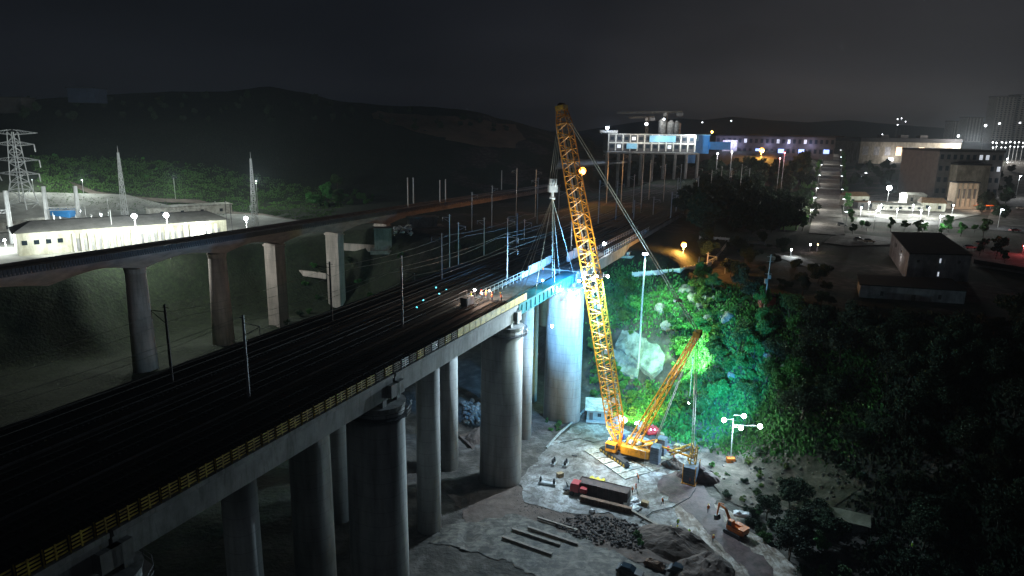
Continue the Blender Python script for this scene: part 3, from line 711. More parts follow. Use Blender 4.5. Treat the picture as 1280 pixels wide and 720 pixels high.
k.build('counterweight_slab', m_cw, cr)
k = MB()
for x_, y_, z_ in ((-1.2, 2.6, 3.2), (-5, -2.8, 3.0), (3.8, 2.0, 2.8)):
    a_ = CB+bd*x_+bn*y_
    k.path([a_+Vector((0, 0, 0)), a_+Vector((0, 0, z_+.9))], .04); k.path([a_+Vector((0, 0, z_+.9)), a_+bd*2+Vector((0, 0, z_+.9))], .04)
k.build('guard_rail', m_wpanel, cr)
# separate suspended counterweight tray behind the crane
ct = thing('counterweight_stack', 'stack of dark blue counterweight slabs on a tray hung from the crane mast', 'counterweight', (CWT.x, CWT.y, .1), world=True)
zc_ = HZ(CWT.x, CWT.y)+.3
for i in range(6): MB().box((CWT.x, CWT.y, zc_+.35+i*.62), (2.5, 3.6, .56), rb).build('slab', m_cw, ct)
k = MB(); k.box((CWT.x, CWT.y, zc_), (3.0, 4.2, .3), rb)
for sx_ in (-1.3, 1.3):
    for sy_ in (-1.9, 1.9): q = CWT+bd*sx_+bn*sy_; k.tube((q.x, q.y, zc_), (q.x, q.y, zc_+4.4), .1, 5)
k.build('tray', m_cy, ct)
k = MB(); lattice((CWT.x, CWT.y, zc_+4.2), (CWT.x+.4, CWT.y-.2, zc_+8.2), 1.3, .9, (1, 0, 0), 4, .13, .08, k, k); lattice((CWT.x, CWT.y, zc_+8.0), (CWT.x-4.3, CWT.y+2.2, zc_+5.2), 1.0, .7, (0, 0, 1), 4, .12, .07, k, k); k.build('strut_frame', m_cy2, ct)
# hook block with slings
HK = Vector((8.6, 151.8, 60.2))
hk = thing('hook_block', 'heavy pale hook block with fanned slings hanging left of the boom above the deck gap', 'hook', HK, world=True)
k = MB()
k.box(HK+Vector((0, 0, 1.4)), (1.5, 1.0, 1.3), .3); k.box(HK+Vector((0, 0, -.1)), (1.9, 1.2, 1.5), .3)
for q in (-.6, 0, .6): k.tube(HK+Vector((q-.1, 0, 1.2)), HK+Vector((q+.1, 0, 1.2)), .85, 12)
k.tube(HK+Vector((0, 0, -.8)), HK+Vector((0, 0, -2.0)), .35, 8); k.tube(HK+Vector((-.6, 0, -2.0)), HK+Vector((.6, 0, -2.2)), .32, 8)
k.build('sheave_block', m_wpanel, hk)
k = MB()
for q in (-.75, -.25, .25, .75): k.tube(HK+Vector((q, 0, 1.5)), TIP+sx*q+Vector((0, 0, .2)), .05, 4)
k.build('lifting_rope', m_cable, hk)
k = MB(); hb = HK+Vector((0, 0, -2.2))
for s_, l_ in ((88.2, -2.9), (88.2, -.4), (92.5, -2.9), (96.5, -.4), (103, -2.9), (108, -.4), (113, -2.9), (118, -2.9), (121, -.4)): k.tube(hb, RW(s_, l_, ZD-.1), .055, 4)
k.build('sling', m_cable, hk)

# road plates under the crane
plates = []
for i in range(6):
    c_ = CB+cd*(-7.2+i*2.55)
    for sgn in (-1, 1):
        plates.append((c_+cn*sgn*3.7, i, sgn))
pm = MB().box((0, 0, 0), (2.3, 6.9, .22)).mesh('road_plate', m_mat)
for c_, i, sgn in plates:
    o = bpy.data.objects.new('road_plate', pm); COL.objects.link(o); o.location = (c_.x, c_.y, .31); o.rotation_euler = (0, 0, th+random.uniform(-.02, .02))
    tag(o, f"{ORD[i]} pale steel road plate from the front in the {'right' if sgn > 0 else 'left'} row under the crane tracks", 'road plate', 'road plates under the crane')
for (u, v) in ((812, 548), (826, 557)):
    pass
# ------------------------------------------------------------------ objects on the work pad
def bolster(u, v, rz, L_, label):
    p = az(u, v, .2); t_ = thing('support_bolster', label, 'support frame', p, rz)
    MB().box((0, 0, .35), (L_, .9, .5)).build('beam', m_steel, t_)
    for x_ in (-L_/2+.4, L_/2-.4):
        k = MB(); k.box((x_, 0, .95), (.45, .5, .8)); k.tube((x_, 0, 1.35), (x_, 0, 1.7), .16, 8); k.build('upright', m_dark, t_)
    return t_
bolster(692, 581, 1.2, 1.9, 'small grey steel support frame on the pad, left of its twin')
bolster(707, 583, 1.2, 1.9, 'small grey steel support frame on the pad, between its twin and the crane plates')
bolster(684, 606, -.3, 3.7, 'long grey steel support frame with two dark uprights near the pier foot')
o = MB().box((0, 0, .1), (1.2, .4, .2)).build('timber_offcut', m_dark, None, (0, 0, 0)); o.location = az(718, 570, .2); tag(o, 'short dark timber offcut lying on the pad above the twin support frames', 'timber')
# red lorry + long brown form box behind it
tp = az(719, 617, .2); tr_ = thing('red_truck', 'small red truck cab parked at the left end of the brown steel box', 'truck', tp, -.42)
k = MB(); k.box((0, 0, .9), (4.2, 1.6, .3)); k.build('chassis', m_dark, tr_)
k = MB(); k.hexa([(-.9, -1.1, .9), (1.0, -1.1, .9), (1.0, 1.1, .9), (-.9, 1.1, .9)], [(-.7, -1.0, 2.7), (.9, -1.0, 2.7), (.9, 1.0, 2.7), (-.7, 1.0, 2.7)]); cabo = k.build('cab', m_red, tr_)
k = MB(); k.hexa([(-.93, -.95, 1.75), (-.88, -.95, 1.75), (-.88, .95, 1.75), (-.93, .95, 1.75)], [(-.78, -.85, 2.5), (-.73, -.85, 2.5), (-.73, .85, 2.5), (-.78, .85, 2.5)]); k.build('windscreen', m_glass, cabo)
for x_ in (-.4, 1.6):
    for y_ in (-1.05, 1.05): MB().tube((x_, y_-.15, .5), (x_, y_+.15, .5), .5, 12).build('wheel', m_rubber, tr_)
k = MB(); k.box((-1.9, 0, .8), (.9, 2.0, .25)); k.tube((-1.5, 0, .9), (-2.2, .4, 1.9), .12); k.build('bumper_frame', m_dark, tr_)
k = MB(); k.box((1.9, 0, 1.5), (1.4, 2.0, .9)); k.build('tool_box', m_red, tr_)
bx_ = az(752, 624, .2); o = MB()
Lb = 10.4; o.box((0, 0, 1.3), (Lb, .12, 2.6)); o.box((0, 2.6, 1.3), (Lb, .12, 2.6)); o.box((-Lb/2, 1.3, 1.3), (.12, 2.5, 2.6)); o.box((Lb/2, 1.3, 1.3), (.12, 2.5, 2.6)); o.box((0, 1.3, 2.4), (Lb-.3, 2.45, .12))
for x_ in np.arange(-Lb/2+.8, Lb/2, 1.15): o.box((x_, -.12, 1.3), (.12, .12, 2.5))
o = o.build('steel_form_box', m_brown, None, (0, 0, 0)); o.location = bx_; o.rotation_euler = (0, 0, -.43); tag(o, 'long dark brown steel formwork box on the pad behind the red truck', 'formwork box')
o = MB(); o.box((0, 0, 1.15), (10.6, .9, .12)); o.box((0, 0, .1), (10.6, .9, .12)); o.box((0, 0, .62), (10.4, .14, .95))
for x_ in np.arange(-5, 5.1, .7): o.box((x_, 0, .62), (.06, .8, .94))
o = o.build('rusty_girder', m_rust, None, (0, 0, 0)); o.location = az(757, 634, .2); o.rotation_euler = (0, 0, -.43); tag(o, 'rusty brown plate girder lying along the near side of the brown formwork box', 'girder')
o = MB(); 
for i in range(9): a_ = i*.35-1.4; o.add([(a_, -.8, 0), (a_+.4, -.8, 0), (a_+.4, .8, 0), (a_, .8, 0), (a_, -.6+.1*math.sin(i), .5+.25*math.sin(i*1.7)), (a_+.4, -.6, .5+.25*math.sin(i*1.7+1.7)), (a_+.4, .6, .5+.25*math.sin(i*1.7+1.7)), (a_, .6, .5+.25*math.sin(i*1.7))], [(0, 1, 5, 4), (1, 2, 6, 5), (2, 3, 7, 6), (3, 0, 4, 7), (4, 5, 6, 7)])
o = o.build('yellow_tarpaulin', M('yellow_tarp', (.6, .5, .05), .6), None, (0, 0, 0)); o.location = az(745, 601, .2); o.rotation_euler = (0, 0, -.4); tag(o, 'crumpled yellow tarpaulin on the pad behind the brown formwork box', 'tarpaulin')
# timber baulks laid beside the rubble
for j, (a, b, w_) in enumerate((((660, 660), (722, 681), .25), ((672, 648), (722, 664), .2), ((640, 662), (700, 682), .22), ((628, 672), (690, 694), .28), ((780, 634), (826, 660), .3))):
    p = az(*a, .3); q = az(*b, .3); k = MB(); d_ = (q-p).normalized(); n_ = Vector((d_.y, -d_.x, 0))
    k.hexa([p-n_*w_, q-n_*w_, q+n_*w_, p+n_*w_], [x+Vector((0, 0, .35)) for x in (p-n_*w_, q-n_*w_, q+n_*w_, p+n_*w_)])
    tag(k.build('timber_baulk', M('timber', (.20, .17, .14), .9, .4, 1.5, stretch=(1, 1, 1)), None, p), ['longest pale timber baulk lying on the soil below the pad edge', 'upper thin pale timber baulk nearest the rubble below the pad', 'pale timber baulk third down on the bare soil by the pier', 'lowest pale timber baulk on the bare soil by the pier', 'thin pale pipe on the ground right of the brown formwork box'][j], 'baulk' if j < 4 else 'pipe', 'baulks on the soil' if j < 4 else None)
# site cabin
c0 = az(746, 526, .1); t_ = thing('site_cabin', 'blue grey site cabin with pale flat roof beside the tall pier', 'cabin', c0, -.12)
MB().box((0, 3.4, 1.45), (5.2, 6.8, 2.7)).build('wall', m_cab, t_)
k = MB(); k.hexa([(-3.1, -.7, 2.82), (3.1, -.7, 2.82), (3.1, 7.4, 3.1), (-3.1, 7.4, 3.1)], [(-3.1, -.7, 3.0), (3.1, -.7, 3.0), (3.1, 7.4, 3.3), (-3.1, 7.4, 3.3)]); k.build('roof', m_cabroof, t_)
MB().box((.6, -.04, 1.6), (.9, .1, .9)).build('window', m_glass, t_); MB().box((-1.5, -.03, 1.15), (.9, .08, 2.0)).build('door', m_darkw, t_)
k = MB(); k.box((0, -1.4, .35), (5.4, 1.6, .12)); 
for x_ in (-2.6, 2.6): k.box((x_, -1.4, .15), (.12, 1.6, .3))
k.build('step_deck', m_steel, t_)
# sprayed-concrete slab on the bank and its tall floodlight mast
sp = [G(u, v) for u, v in ((769, 436), (776, 421), (792, 421), (808, 429), (822, 441), (831, 452), (829, 462), (816, 474), (800, 462), (782, 449))]
sh = drape('sprayed_concrete_slab', [(p.x, p.y) for p in sp], 1.3, m_shot, 'fan shaped pale sprayed concrete slab on the bank behind the crane', 1.0, ragged=.5, lump=.6)
sp = [G(u, v) for u, v in ((768, 442), (782, 452), (800, 466), (796, 480), (775, 470), (765, 455))]
drape('sprayed_concrete_apron', [(p.x, p.y) for p in sp], 1.1, m_shot, 'lower stained strip of sprayed concrete under the fan shaped slab', 1.0, ragged=.5, lump=.6)
def pole_thing(name, label, cat, base, h, r0=.18, r1=.1, mat=None, group=None):
    t_ = thing(name, label, cat, base, 0, group); MB().tube((0, 0, -.5), (0, 0, h), r0, 8, r1).build('pole', mat or m_steel, t_); return t_
b_ = ay(797, 470, 180); zb_ = HZ(b_.x, b_.y); topz = ay(808, 318, 180.5).z
t_ = pole_thing('floodlight_mast', 'tall slim grey lamp mast rising from the sprayed concrete slab behind the boom', 'lamp mast', (b_.x, b_.y, zb_), topz-zb_, .32, .2)
k = MB(); k.box((0, 0, topz-zb_+.2), (1.4, .5, .5)); k.build('lamp_head', m_e_small, t_); light(t_, (.6, -1.0, topz-zb_-.2), 60000, (.50, 1, .66), .3, spot=R(120), aim=(.25, -.15, -1))

# ------------------------------------------------------------------ work lights
CW_ = (.62, .82, 1.0)
def lamp_part(parent, p, r, mat, W_, col, rad=.3, spot=None, aim=None):
    o = MB().sphere(p, r, 10, 6).build('floodlight', mat, parent); 
    light(parent, Vector(p)+Vector((.1, -.95, -.25)), W_, col, rad, spot=spot, aim=aim)
    return o
# lamps on the boom's service platform, two of them added as fill
p1 = KN+Vector((-.2, -3.0, .4)); p2 = KN+Vector((2.9, .3, .3))
for p in (p1, p2):
    k = MB(); k.box(p+Vector((0, .5, 0)), (1.3, .5, .7)); k.build('floodlight_housing', m_dark, cr)
lamp_part(cr, p1+Vector((0, -.3, 0)), .42, m_e_work, 110000, CW_, .4, R(132), (-.30, -.7, -1))
lamp_part(cr, p2+Vector((.5, -.3, 0)), .3, m_e_work, 90000, (.14, .60, 1), .4, R(105), (.25, .5, -1))
lamp_part(cr, KN+Vector((-3.0, -1.0, -.6)), .3, m_e_work, 24000, (.50, .84, 1))
lamp_part(cr, KN+Vector((-1.6, 2.9, .5)), .3, m_e_work, 90000, (.10, .42, 1), .4, R(150), (-.45, .85, -.2))  # added blue fill that tints the rail yard, no lamp known there
lamp_part(cr, KN+Vector((.6, -3.4, 1.0)), .22, m_e_work, 26000, (1, .93, .8), .3, R(75), tuple(TIP-KN+Vector((0, 3, 0))))  # added uplight that brightens the upper boom
lamp_part(cr, DT+Vector((-1.5, -3.0, -14)), .16, m_e_work, 5000, (1, .93, .8), .3, R(100), (0, .25, 1))
# lamps on the pier heads
def site_lamp(p, W_, col, label, mat=None, r=.28, arm=(0, 1.2, 0)):
    t_ = thing('site_floodlight', label, 'floodlight', p)
    o = MB().sphere((0, 0, 0), r, 10, 6).build('lamp', mat or m_e_work, t_)
    k = MB(); k.box((arm[0]*.35, arm[1]*.35, .1), (.6, .3, .5)); k.tube((arm[0]*.3, arm[1]*.3, 0), arm, .05, 5); k.build('bracket', m_dark, t_)
    light(t_, (-arm[0]*.25, -arm[1]*.25-.35, 0), W_, col, .3); return t_
site_lamp(ay(690, 408, 131.2), 3800, (.75, 1, 1), 'white floodlight fixed near the head of the tall pier under the yellow fence end')
site_lamp(ay(712, 364, 157.5), 1100, (1, .95, .8), 'left lamp of the warm pair under the steel beam span')
site_lamp(ay(723, 364, 157.5), 900, (1, .92, .75), 'right lamp of the warm pair under the steel beam span')
site_lamp(RW(100, -.2, ZD+2.2), 1500, (.3, .85, 1), 'small cyan work lamp standing on the steel beam span', r=.12, arm=(0, .4, -2))
site_lamp(RW(149, -1.2, ZD+3.0), 5000, (.9, .97, 1), 'white lamp on the far end of the deck by the white panels', r=.45, arm=(0, 0, -3))
# floodlight tower on the bank right of the crane
lt = [(905, 525), (930, 520), (926, 535), (950, 533), (897, 507)]
bp = G(913, 578); 
ft = thing('light_tower', 'portable light tower with four blazing lamps on the bushy bank right of the crane', 'light tower', bp, world=True)
hb = ay(916, 528, bp.y); MB().tube(bp-Vector((0, 0, .5)), hb+Vector((0, 0, 1)), .12, 7, .09).build('mast', m_steel, ft)
k = MB()
for q, (u, v) in enumerate(lt[:4]):
    p = ay(u, v, bp.y-.4); k.path([Vector((hb.x, hb.y, p.z)), p+Vector((0, .35, 0))], .05)
    MB().sphere(p, .5, 12, 8).build('lamp', m_e_work, ft)
    light(ft, p+Vector((-.4, -.7, -.1)), 9000, (.6, .85, 1), .35, spot=R(150), aim=(-1, -.1, -.55))
k.build('cross_arm', m_steel, ft)
k = MB(); k.box(bp+Vector((0, 0, .6)), (1.8, 1.2, 1.0)); k.build('generator_body', m_orange, ft)
light(ft, hb+Vector((-2.5, 1.5, 4)), 60000, (.05, .55, 1), .5, spot=R(150), aim=(-.25, .9, -.05))
# lamps low on the crane: one lights the boom foot and the grass behind it
for p, w_, c_, nm in ((CB+bd*-1.0+bn*3.5+Vector((0, 0, 6.5)), 2600, (1, .93, .62), 'a'), (CB+bd*3.0-bn*4.0+Vector((0, 0, 5.5)), 2600, (1, .93, .75), 'b')):
    o = MB().sphere(p, .14, 8, 5).build('work_lamp', m_e_warm, cr); light(cr, p+Vector((0, -.2, .3)), w_, c_, .2)
k = MB(); pl_ = ay(797, 516, 158); t_ = thing('ground_floodlight', 'low floodlight in the bright grass behind the boom foot', 'floodlight', (pl_.x, pl_.y, HZ(pl_.x, pl_.y)))
k.tube((-.6, -.6, 0), (0, 0, 1.6), .05, 5); k.tube((.6, -.6, 0), (0, 0, 1.6), .05, 5); k.tube((0, .7, 0), (0, 0, 1.6), .05, 5); k.build('tripod', m_dark, t_)
MB().box((0, 0, 1.85), (.9, .25, .5)).build('lamp_head', m_e_white, t_); light(t_, (0, .8, 4.2), 22000, (.75, 1, .25), .3, spot=R(150), aim=(.1, .9, .15))
pl_ = ay(864, 474, 166); t_ = thing('bank_fill_lamp', 'added fill lamp on a short post among the vivid green bushes of the bank', 'floodlight', (pl_.x, pl_.y, HZ(pl_.x, pl_.y)))
MB().tube((0, 0, -.3), (0, 0, 10.5), .09, 6).build('post', m_steel, t_); k = MB(); k.box((0, 0, 10.5), (.5, .25, .3)); k.build('lamp_head', m_dark, t_); light(t_, (0, .4, 10.6), 52000, (.34, 1, .40), .3, spot=R(125), aim=(.15, .9, -.25))  # added green-tinted lamp with a dark head, brightens the bank's growth
# sodium lamps
def sodium(p, h, W_, label, r=.3, reach=(0, 0)):
    t_ = thing('sodium_lamp', label, 'street lamp', (p.x, p.y, p.z)); MB().tube((0, 0, -.5), (0, 0, h), .12, 6).build('pole', m_steel, t_)
    MB().sphere((0, -.2, h+.2), r, 10, 6).build('lamp', m_e_orange, t_); light(t_, (0, -.6-r, h+.3-r*.6), W_, (1, .45, .1), .3); return t_
pb = ay(728, 214, 330); zz = HZ(pb.x, pb.y); sodium(Vector((pb.x, pb.y, zz)), pb.z-zz, 15000, 'orange sodium lamp just right of the upper boom over the rail yard', r=1.7)
pb = ay(853, 327, 205); zz = HZ(pb.x, pb.y); sodium(Vector((pb.x, pb.y, zz)), max(2.5, pb.z-zz), 16000, 'orange sodium lamp glowing behind the white terrace fence', r=.85)
pb = ay(952, 189, 560); zz = HZ(pb.x, pb.y); sodium(Vector((pb.x, pb.y, zz)), max(6, pb.z-zz), 60000, 'orange sodium lamp in front of the long station building', r=2.0)
pb = ay(890, 165, 640); zz = HZ(pb.x, pb.y); sodium(Vector((pb.x, pb.y, zz)), max(6, pb.z-zz), 9000, 'orange lamp above the left end of the station roof', r=1.0)

# ------------------------------------------------------------------ catenary masts and wires
def cat_mast(label, p, h, group, side=-1, mat=None, arms=1):
    t_ = thing('catenary_mast', label, 'catenary mast', p, 0, group)
    MB().tube((0, 0, -.6), (0, 0, h), .2, 6, .15).build('pole', mat or m_steel, t_)
    k = MB()
    for q in range(arms):
        z_ = h-1.0-q*2.6; ex = Vector((TY*side*2.6, -TX*side*2.6, 0))
        k.tube((0, 0, z_), ex+Vector((0, 0, z_-.1)), .06, 5); k.tube((0, 0, z_-1.6), ex+Vector((0, 0, z_-.2)), .05, 5); k.tube(ex+Vector((0, 0, z_-.1)), ex+Vector((0, 0, z_-1.3)), .04, 4)
        k.tube(Vector((-ex.x*.25, -ex.y*.25, z_+.6)), Vector((ex.x*.25, ex.y*.25, z_+.6)), .05, 4)
    k.build('cantilever', mat or m_steel, t_); return t_
m1s = [-12, 27.2, 62.5, 105.9, 150]
nm = ['nearest', 'tall pale', 'thin', 'brightly lit', 'far']
lbls = ['nearest dark catenary mast on the middle viaduct close to the camera', 'catenary mast on the middle viaduct, pale thin pole nearest the left bottom of the deck', 'slim pale catenary mast midway along the dark deck', 'brightly lit catenary mast by the workers at the end of the yellow fence', 'dim catenary mast on the middle viaduct beyond the fanned slings']
for s_, l_ in zip(m1s, lbls): cat_mast(l_, RW(s_, -11.3, ZD+.0), 11, 'masts along the middle viaduct', 1, arms=2 if s_ > 90 else 1, mat=m_darkw if s_ < 20 else None)  # nearest mast gets a darker colour in place of dim light
for s_, l_ in zip((26.4, 59.4, 98, 140), ('dark nearest mast on the third viaduct', 'second mast from the camera on the third viaduct', 'third mast from the camera on the third viaduct', 'fourth mast from the camera on the third viaduct')): cat_mast(l_, RW(s_, -23.9, ZD), 11, 'masts along the third viaduct', -1, mat=m_darkw)  # darker colour stands in for the weak light on these masts
# wires
def sag(a, b, s_=.5, n=6):
    a = Vector(a); b = Vector(b); return [a.lerp(b, i/n)-Vector((0, 0, s_*4*(i/n)*(1-i/n))) for i in range(n+1)]
for q, (l_, z_, sg) in enumerate(((-8.9, 9.5, 1.0), (-8.9, 8.0, .1), (-12.0, 10.6, .6), (-14, 9.4, 1.0), (-26.2, 9.3, .9), (-21.6, 9.5, .9))):
    k = MB(); P_ = [-60, -12, 27.2, 62.5, 105.9, 150, 195, 240, 290]
    for a, b in zip(P_, P_[1:]): k.path(sag(RW(a, l_, ZD+z_), RW(b, l_, ZD+z_), sg), .024, 4)
    tag(k.build('overhead_wire', m_cable, None, RW(60, l_, ZD+z_)), ['sagging upper overhead wire over the nearer track of the fenced viaduct', 'straight contact wire over the nearer track', 'topmost feeder wire along the middle viaduct mast tops', 'overhead wire over the middle viaduct track', 'overhead wire over the outer track of the third viaduct', 'overhead wire over the inner track of the third viaduct'][q], 'overhead wire', 'overhead railway wires')
# masts of the yard beyond: pixel foot and head give plan position and height
ym = [(672, 222, 255, 260), (698, 236, 272, 250), (748, 225, 272, 250), (770, 226, 265, 260), (791, 218, 262, 300), (792, 250, 273, 262), (817, 246, 256, 280), (838, 240, 275, 270), (802, 225, 251, 300), (856, 238, 265, 300), (871, 220, 255, 320),
      (760, 190, 215, 340), (778, 192, 222, 340), (803, 188, 226, 330), (646, 211, 228, 330), (670, 212, 226, 330), (900, 208, 240, 400), (912, 210, 245, 400), (924, 205, 248, 390), (935, 210, 236, 420), (812, 200, 232, 360), (830, 205, 240, 350), (850, 205, 235, 360), (870, 208, 238, 380), (888, 212, 240, 380), (845, 222, 262, 300), (615, 232, 262, 290), (590, 240, 268, 280), (573, 278, 332, 215), (562, 268, 325, 225), (605, 272, 318, 225), (634, 272, 318, 228), (655, 274, 312, 230), (883, 320, 345, 205)]
for q, (u, v0, v1_, y_) in enumerate(sorted(ym)):
    b = ay(u, v1_, y_); zt = ay(u, v0, y_).z; zb = HZ(b.x, b.y); 
    rel = 'upright' if q % 2 else 'slender'
    cat_mast(f"{rel} yard mast, {(ORD+[str(i) for i in range(21, 60)])[q] if q < 20 else 'number '+str(q+1)} from the left among the yard poles", (b.x, b.y, zb), max(6, zt-zb), 'masts of the rail yard beyond the crane', 1 if q % 3 else -1)
# paired pale poles on the far end of the curved viaduct
for q, (u, v0, v1_) in enumerate(((510, 222, 252), (517, 222, 252), (550, 225, 251), (557, 224, 250), (627, 213, 232), (646, 210, 226))):
    Yy = 318+q*9 if q < 4 else 380+q*12
    p = ay(u, v1_, Yy); zt = ay(u, v0, Yy).z
    pole_thing('pale_pole', ['left', 'right', 'left', 'right', 'lone', 'last'][q]+' pale post '+['of the first pair', 'of the first pair', 'of the second pair', 'of the second pair', 'beyond both pairs', 'farthest along'][q]+' standing on the dark curved viaduct', 'post', (p.x, p.y, min(p.z, ZL)), zt-min(p.z, ZL), .3, .25, m_wpanel, 'pale posts on the curved viaduct')

# ------------------------------------------------------------------ floodlit substation
ZS = 25.5
def zs(u, v): p = az(u, v, ZS); return p
yard_poly = [ (p.x, p.y) for p in (az(-160, 372, ZS), az(0, 338, ZS), az(120, 320, ZS), az(220, 307, ZS), az(290, 295, ZS), az(345, 283, ZS), az(372, 278, ZS), az(330, 270, ZS), az(160, 262, ZS), az(0, 268, ZS), az(-160, 280, ZS))]
drape('substation_yard', yard_poly, .45, M('pale_yard_concrete', (.42, .42, .40), .85, .25, .15), 'pale concrete yard of the floodlit substation', 6)
A0 = az(24, 322, ZS); B0 = az(285, 300, ZS); dirb = (B0-A0); dirb.z = 0; Lb = dirb.length; dirb.normalize(); nb_ = Vector((-dirb.y, dirb.x, 0)); 
if nb_.y < 0: nb_ = -nb_
ang = math.atan2(dirb.y, dirb.x)
hb_ = 8.2
sb = thing('substation_hall', 'long low cream substation hall with grey hipped roof and white door bays', 'hall', (A0.x, A0.y, ZS+.4), ang)
sgn_ = 1 if Vector((-math.sin(ang), math.cos(ang), 0)).dot(nb_) > 0 else -1
Dp = 17*sgn_
MB().box((Lb/2, Dp/2, hb_/2), (Lb, abs(Dp), hb_)).build('wall', m_cream, sb)
k = MB(); e_ = 1.2*sgn_; k.hexa([(-1.2, -e_, hb_+.003), (Lb+1.2, -e_, hb_+.003), (Lb+1.2, Dp+e_, hb_+.003), (-1.2, Dp+e_, hb_+.003)], [(5, Dp*.42, hb_+3.0), (Lb-5, Dp*.42, hb_+3.0), (Lb-5, Dp*.58, hb_+3.0), (5, Dp*.58, hb_+3.0)]); k.build('roof', m_roofg, sb)
nbay = 22
for i in range(nbay):
    x_ = Lb*.24+(Lb*.73)*i/nbay
    MB().box((x_, -.35*sgn_, 3.4), (Lb*.012, .7, 6.8)).build('pilaster', m_whitewall, sb)
    MB().box((x_+Lb*.016, -.06*sgn_, 2.6), (Lb*.012, .12, 4.6)).build('bay_door', m_steel if i % 3 else m_greyw, sb)
for i in range(4): MB().box((Lb*(.03+.05*i), -.06*sgn_, 4.6), (1.6, .12, 1.6)).build('window', m_glass, sb)
for i, (u0, v0_, w_, d_, h_, lb) in enumerate(((238, 268, 40, 9, 4.5, 'white flat roofed annex behind the long substation hall'), (20, 288, 22, 8, 4, 'small white transformer house at the left edge beyond the hall'))):
    p = az(u0, v0_, ZS+.4); o = MB(); t_ = thing('substation_annex', lb, 'annex', p, ang); MB().box((0, 0, h_/2), (w_, d_, h_)).build('wall', m_whitewall, t_); MB().box((0, 0, h_+.25), (w_+1, d_+1, .5)).build('roof', m_cabroof, t_)
    for q in range(4): MB().box((-w_*.36+q*w_*.24, -d_/2-.03, 2), (1.6, .1, 1.6)).build('window', m_glass, t_)
# gantries
def gantry(u0, u1, vb, vt, y_, label, blue=False):
    a = ay(u0, vb, y_); b = ay(u1, vb-2, y_+4); zt = ay(u0, vt, y_).z; t_ = thing('switchyard_gantry', label, 'gantry', (a.x, a.y, ZS+.4), world=True)
    for p in (a, b): MB().tube((p.x, p.y, ZS), (p.x, p.y, zt), .85, 8, .75).build('column', m_wpanel, t_)
    zc_ = ZS+(zt-ZS)*.62; k = MB(); lattice((a.x, a.y, zc_), (b.x, b.y, zc_), 1.2, 1.2, (0, 0, 1), 8, .12, .07, k, k); k.build('beam', m_wpanel, t_)
gantry(62, 101, 292, 233, 262, 'white two column switchyard gantry left of the bright floodlight')
gantry(-30, 15, 298, 239, 258, 'white switchyard gantry cut by the left edge of the view')
# insulator posts, small transformers
random.seed(11)
itm = MB(); itm.tube((0, 0, 0), (0, 0, 2.6), .22, 6); itm.tube((0, 0, 2.6), (0, 0, 4.2), .34, 8, .2); itm.box((0, 0, .2), (.9, .9, .5))
im = itm.mesh('insulator_post', m_wpanel)
for i in range(26):
    u = random.uniform(2, 150) if i < 18 else random.uniform(255, 330); p = az(u, 303-u*.1-random.uniform(2, 22), ZS+.4)
    o = bpy.data.objects.new('insulator_post', im); COL.objects.link(o); o.location = p; s_ = random.uniform(.7, 1.2); o.scale = (s_, s_, s_*random.uniform(.8, 1.3))
    tag(o, 'white insulator post on the floodlit switchyard apron', 'insulator', 'insulator posts of the switchyard')
for i in range(3):
    p = az(38+i*27, 289-i*2, ZS+.4); t_ = thing('transformer', ['leftmost', 'middle', 'rightmost'][i]+' of the grey transformers in the switchyard behind the hall', 'transformer', p, ang, 'switchyard transformers')
    MB().box((0, 0, 1.4), (4.4, 2.6, 2.6)).build('tank', m_steel, t_); k = MB()
    for q in range(7): k.box((-1.9+q*.62, -1.6, 1.4), (.3, .6, 2.0))
    k.build('radiator', m_steel, t_); k = MB()
    for q in (-1.2, 0, 1.2): k.tube((q, 0, 2.7), (q, .2, 4.1), .16, 6)
    k.build('bushing', m_wpanel, t_)
# transmission tower
def pylon():
    b = az(31, 272, ZS+.5); zt = ay(30, 165, b.y).z; t_ = thing('transmission_tower', 'tall white lattice transmission tower with four cross arms behind the substation', 'transmission tower', b, world=True)
    H_ = zt-b.z; ch, br = MB(), MB(); c = lambda f, dx=0: Vector((b.x+dx, b.y, b.z+H_*f))
    lattice(c(0), c(.42), 11.5, 5.4, (0, 1, 0), 5, .3, .17, ch, br); lattice(c(.42), c(1), 5.4, 3.0, (0, 1, 0), 10, .24, .13, ch, br)
    o = ch.build('leg_frame', m_wpanel, t_); br.build('bracing', m_wpanel, o)
    for f, L_ in ((.97, 12), (.84, 9.5), (.66, 11), (.5, 10)):
        k = MB()
        for sg in (-1, 1):
            tip = c(f, sg*L_)+Vector((0, 0, .9))
            for yy in (-1.3, 1.3):
                k.tube(c(f, sg*1.5)+Vector((0, yy, 0)), tip, .17, 5); k.tube(c(f, sg*1.4)+Vector((0, yy, 2.2)), tip, .15, 5)
                for q in (.25, .5, .75): k.tube((c(f, sg*1.5)+Vector((0, yy, 0))).lerp(tip, q), (c(f, sg*1.4)+Vector((0, yy, 2.2))).lerp(tip, q-.15), .1, 4)
            if f < .95: k.tube(tip, tip+Vector((sg*.3 if sg > 0 else 1.5, 0, -3.6)), .28, 6)
        k.build('cross_arm', m_wpanel, t_)
pylon()
def lmast(u, vb, vt, u2, label, z0=ZS+.4, w=2.4):
    b = az(u, vb, z0); zt = ay(u2, vt, b.y).z; t_ = thing('lightning_mast', label, 'lightning mast', b, world=True)
    ch, br = MB(), MB(); lattice(b, (b.x, b.y, zt-3), w, .5, (0, 1, 0), 20, .14, .08, ch, br); ch.tube((b.x, b.y, zt-3), (b.x, b.y, zt), .12, 5, .05)
    o = ch.build('mast', m_wpanel, t_); br.build('bracing', m_wpanel, o)
lmast(158, 285, 182, 150, 'white lattice lightning mast rising in the middle of the substation')
lmast(319, 282, 190, 315, 'white lattice lightning mast at the right end of the substation')
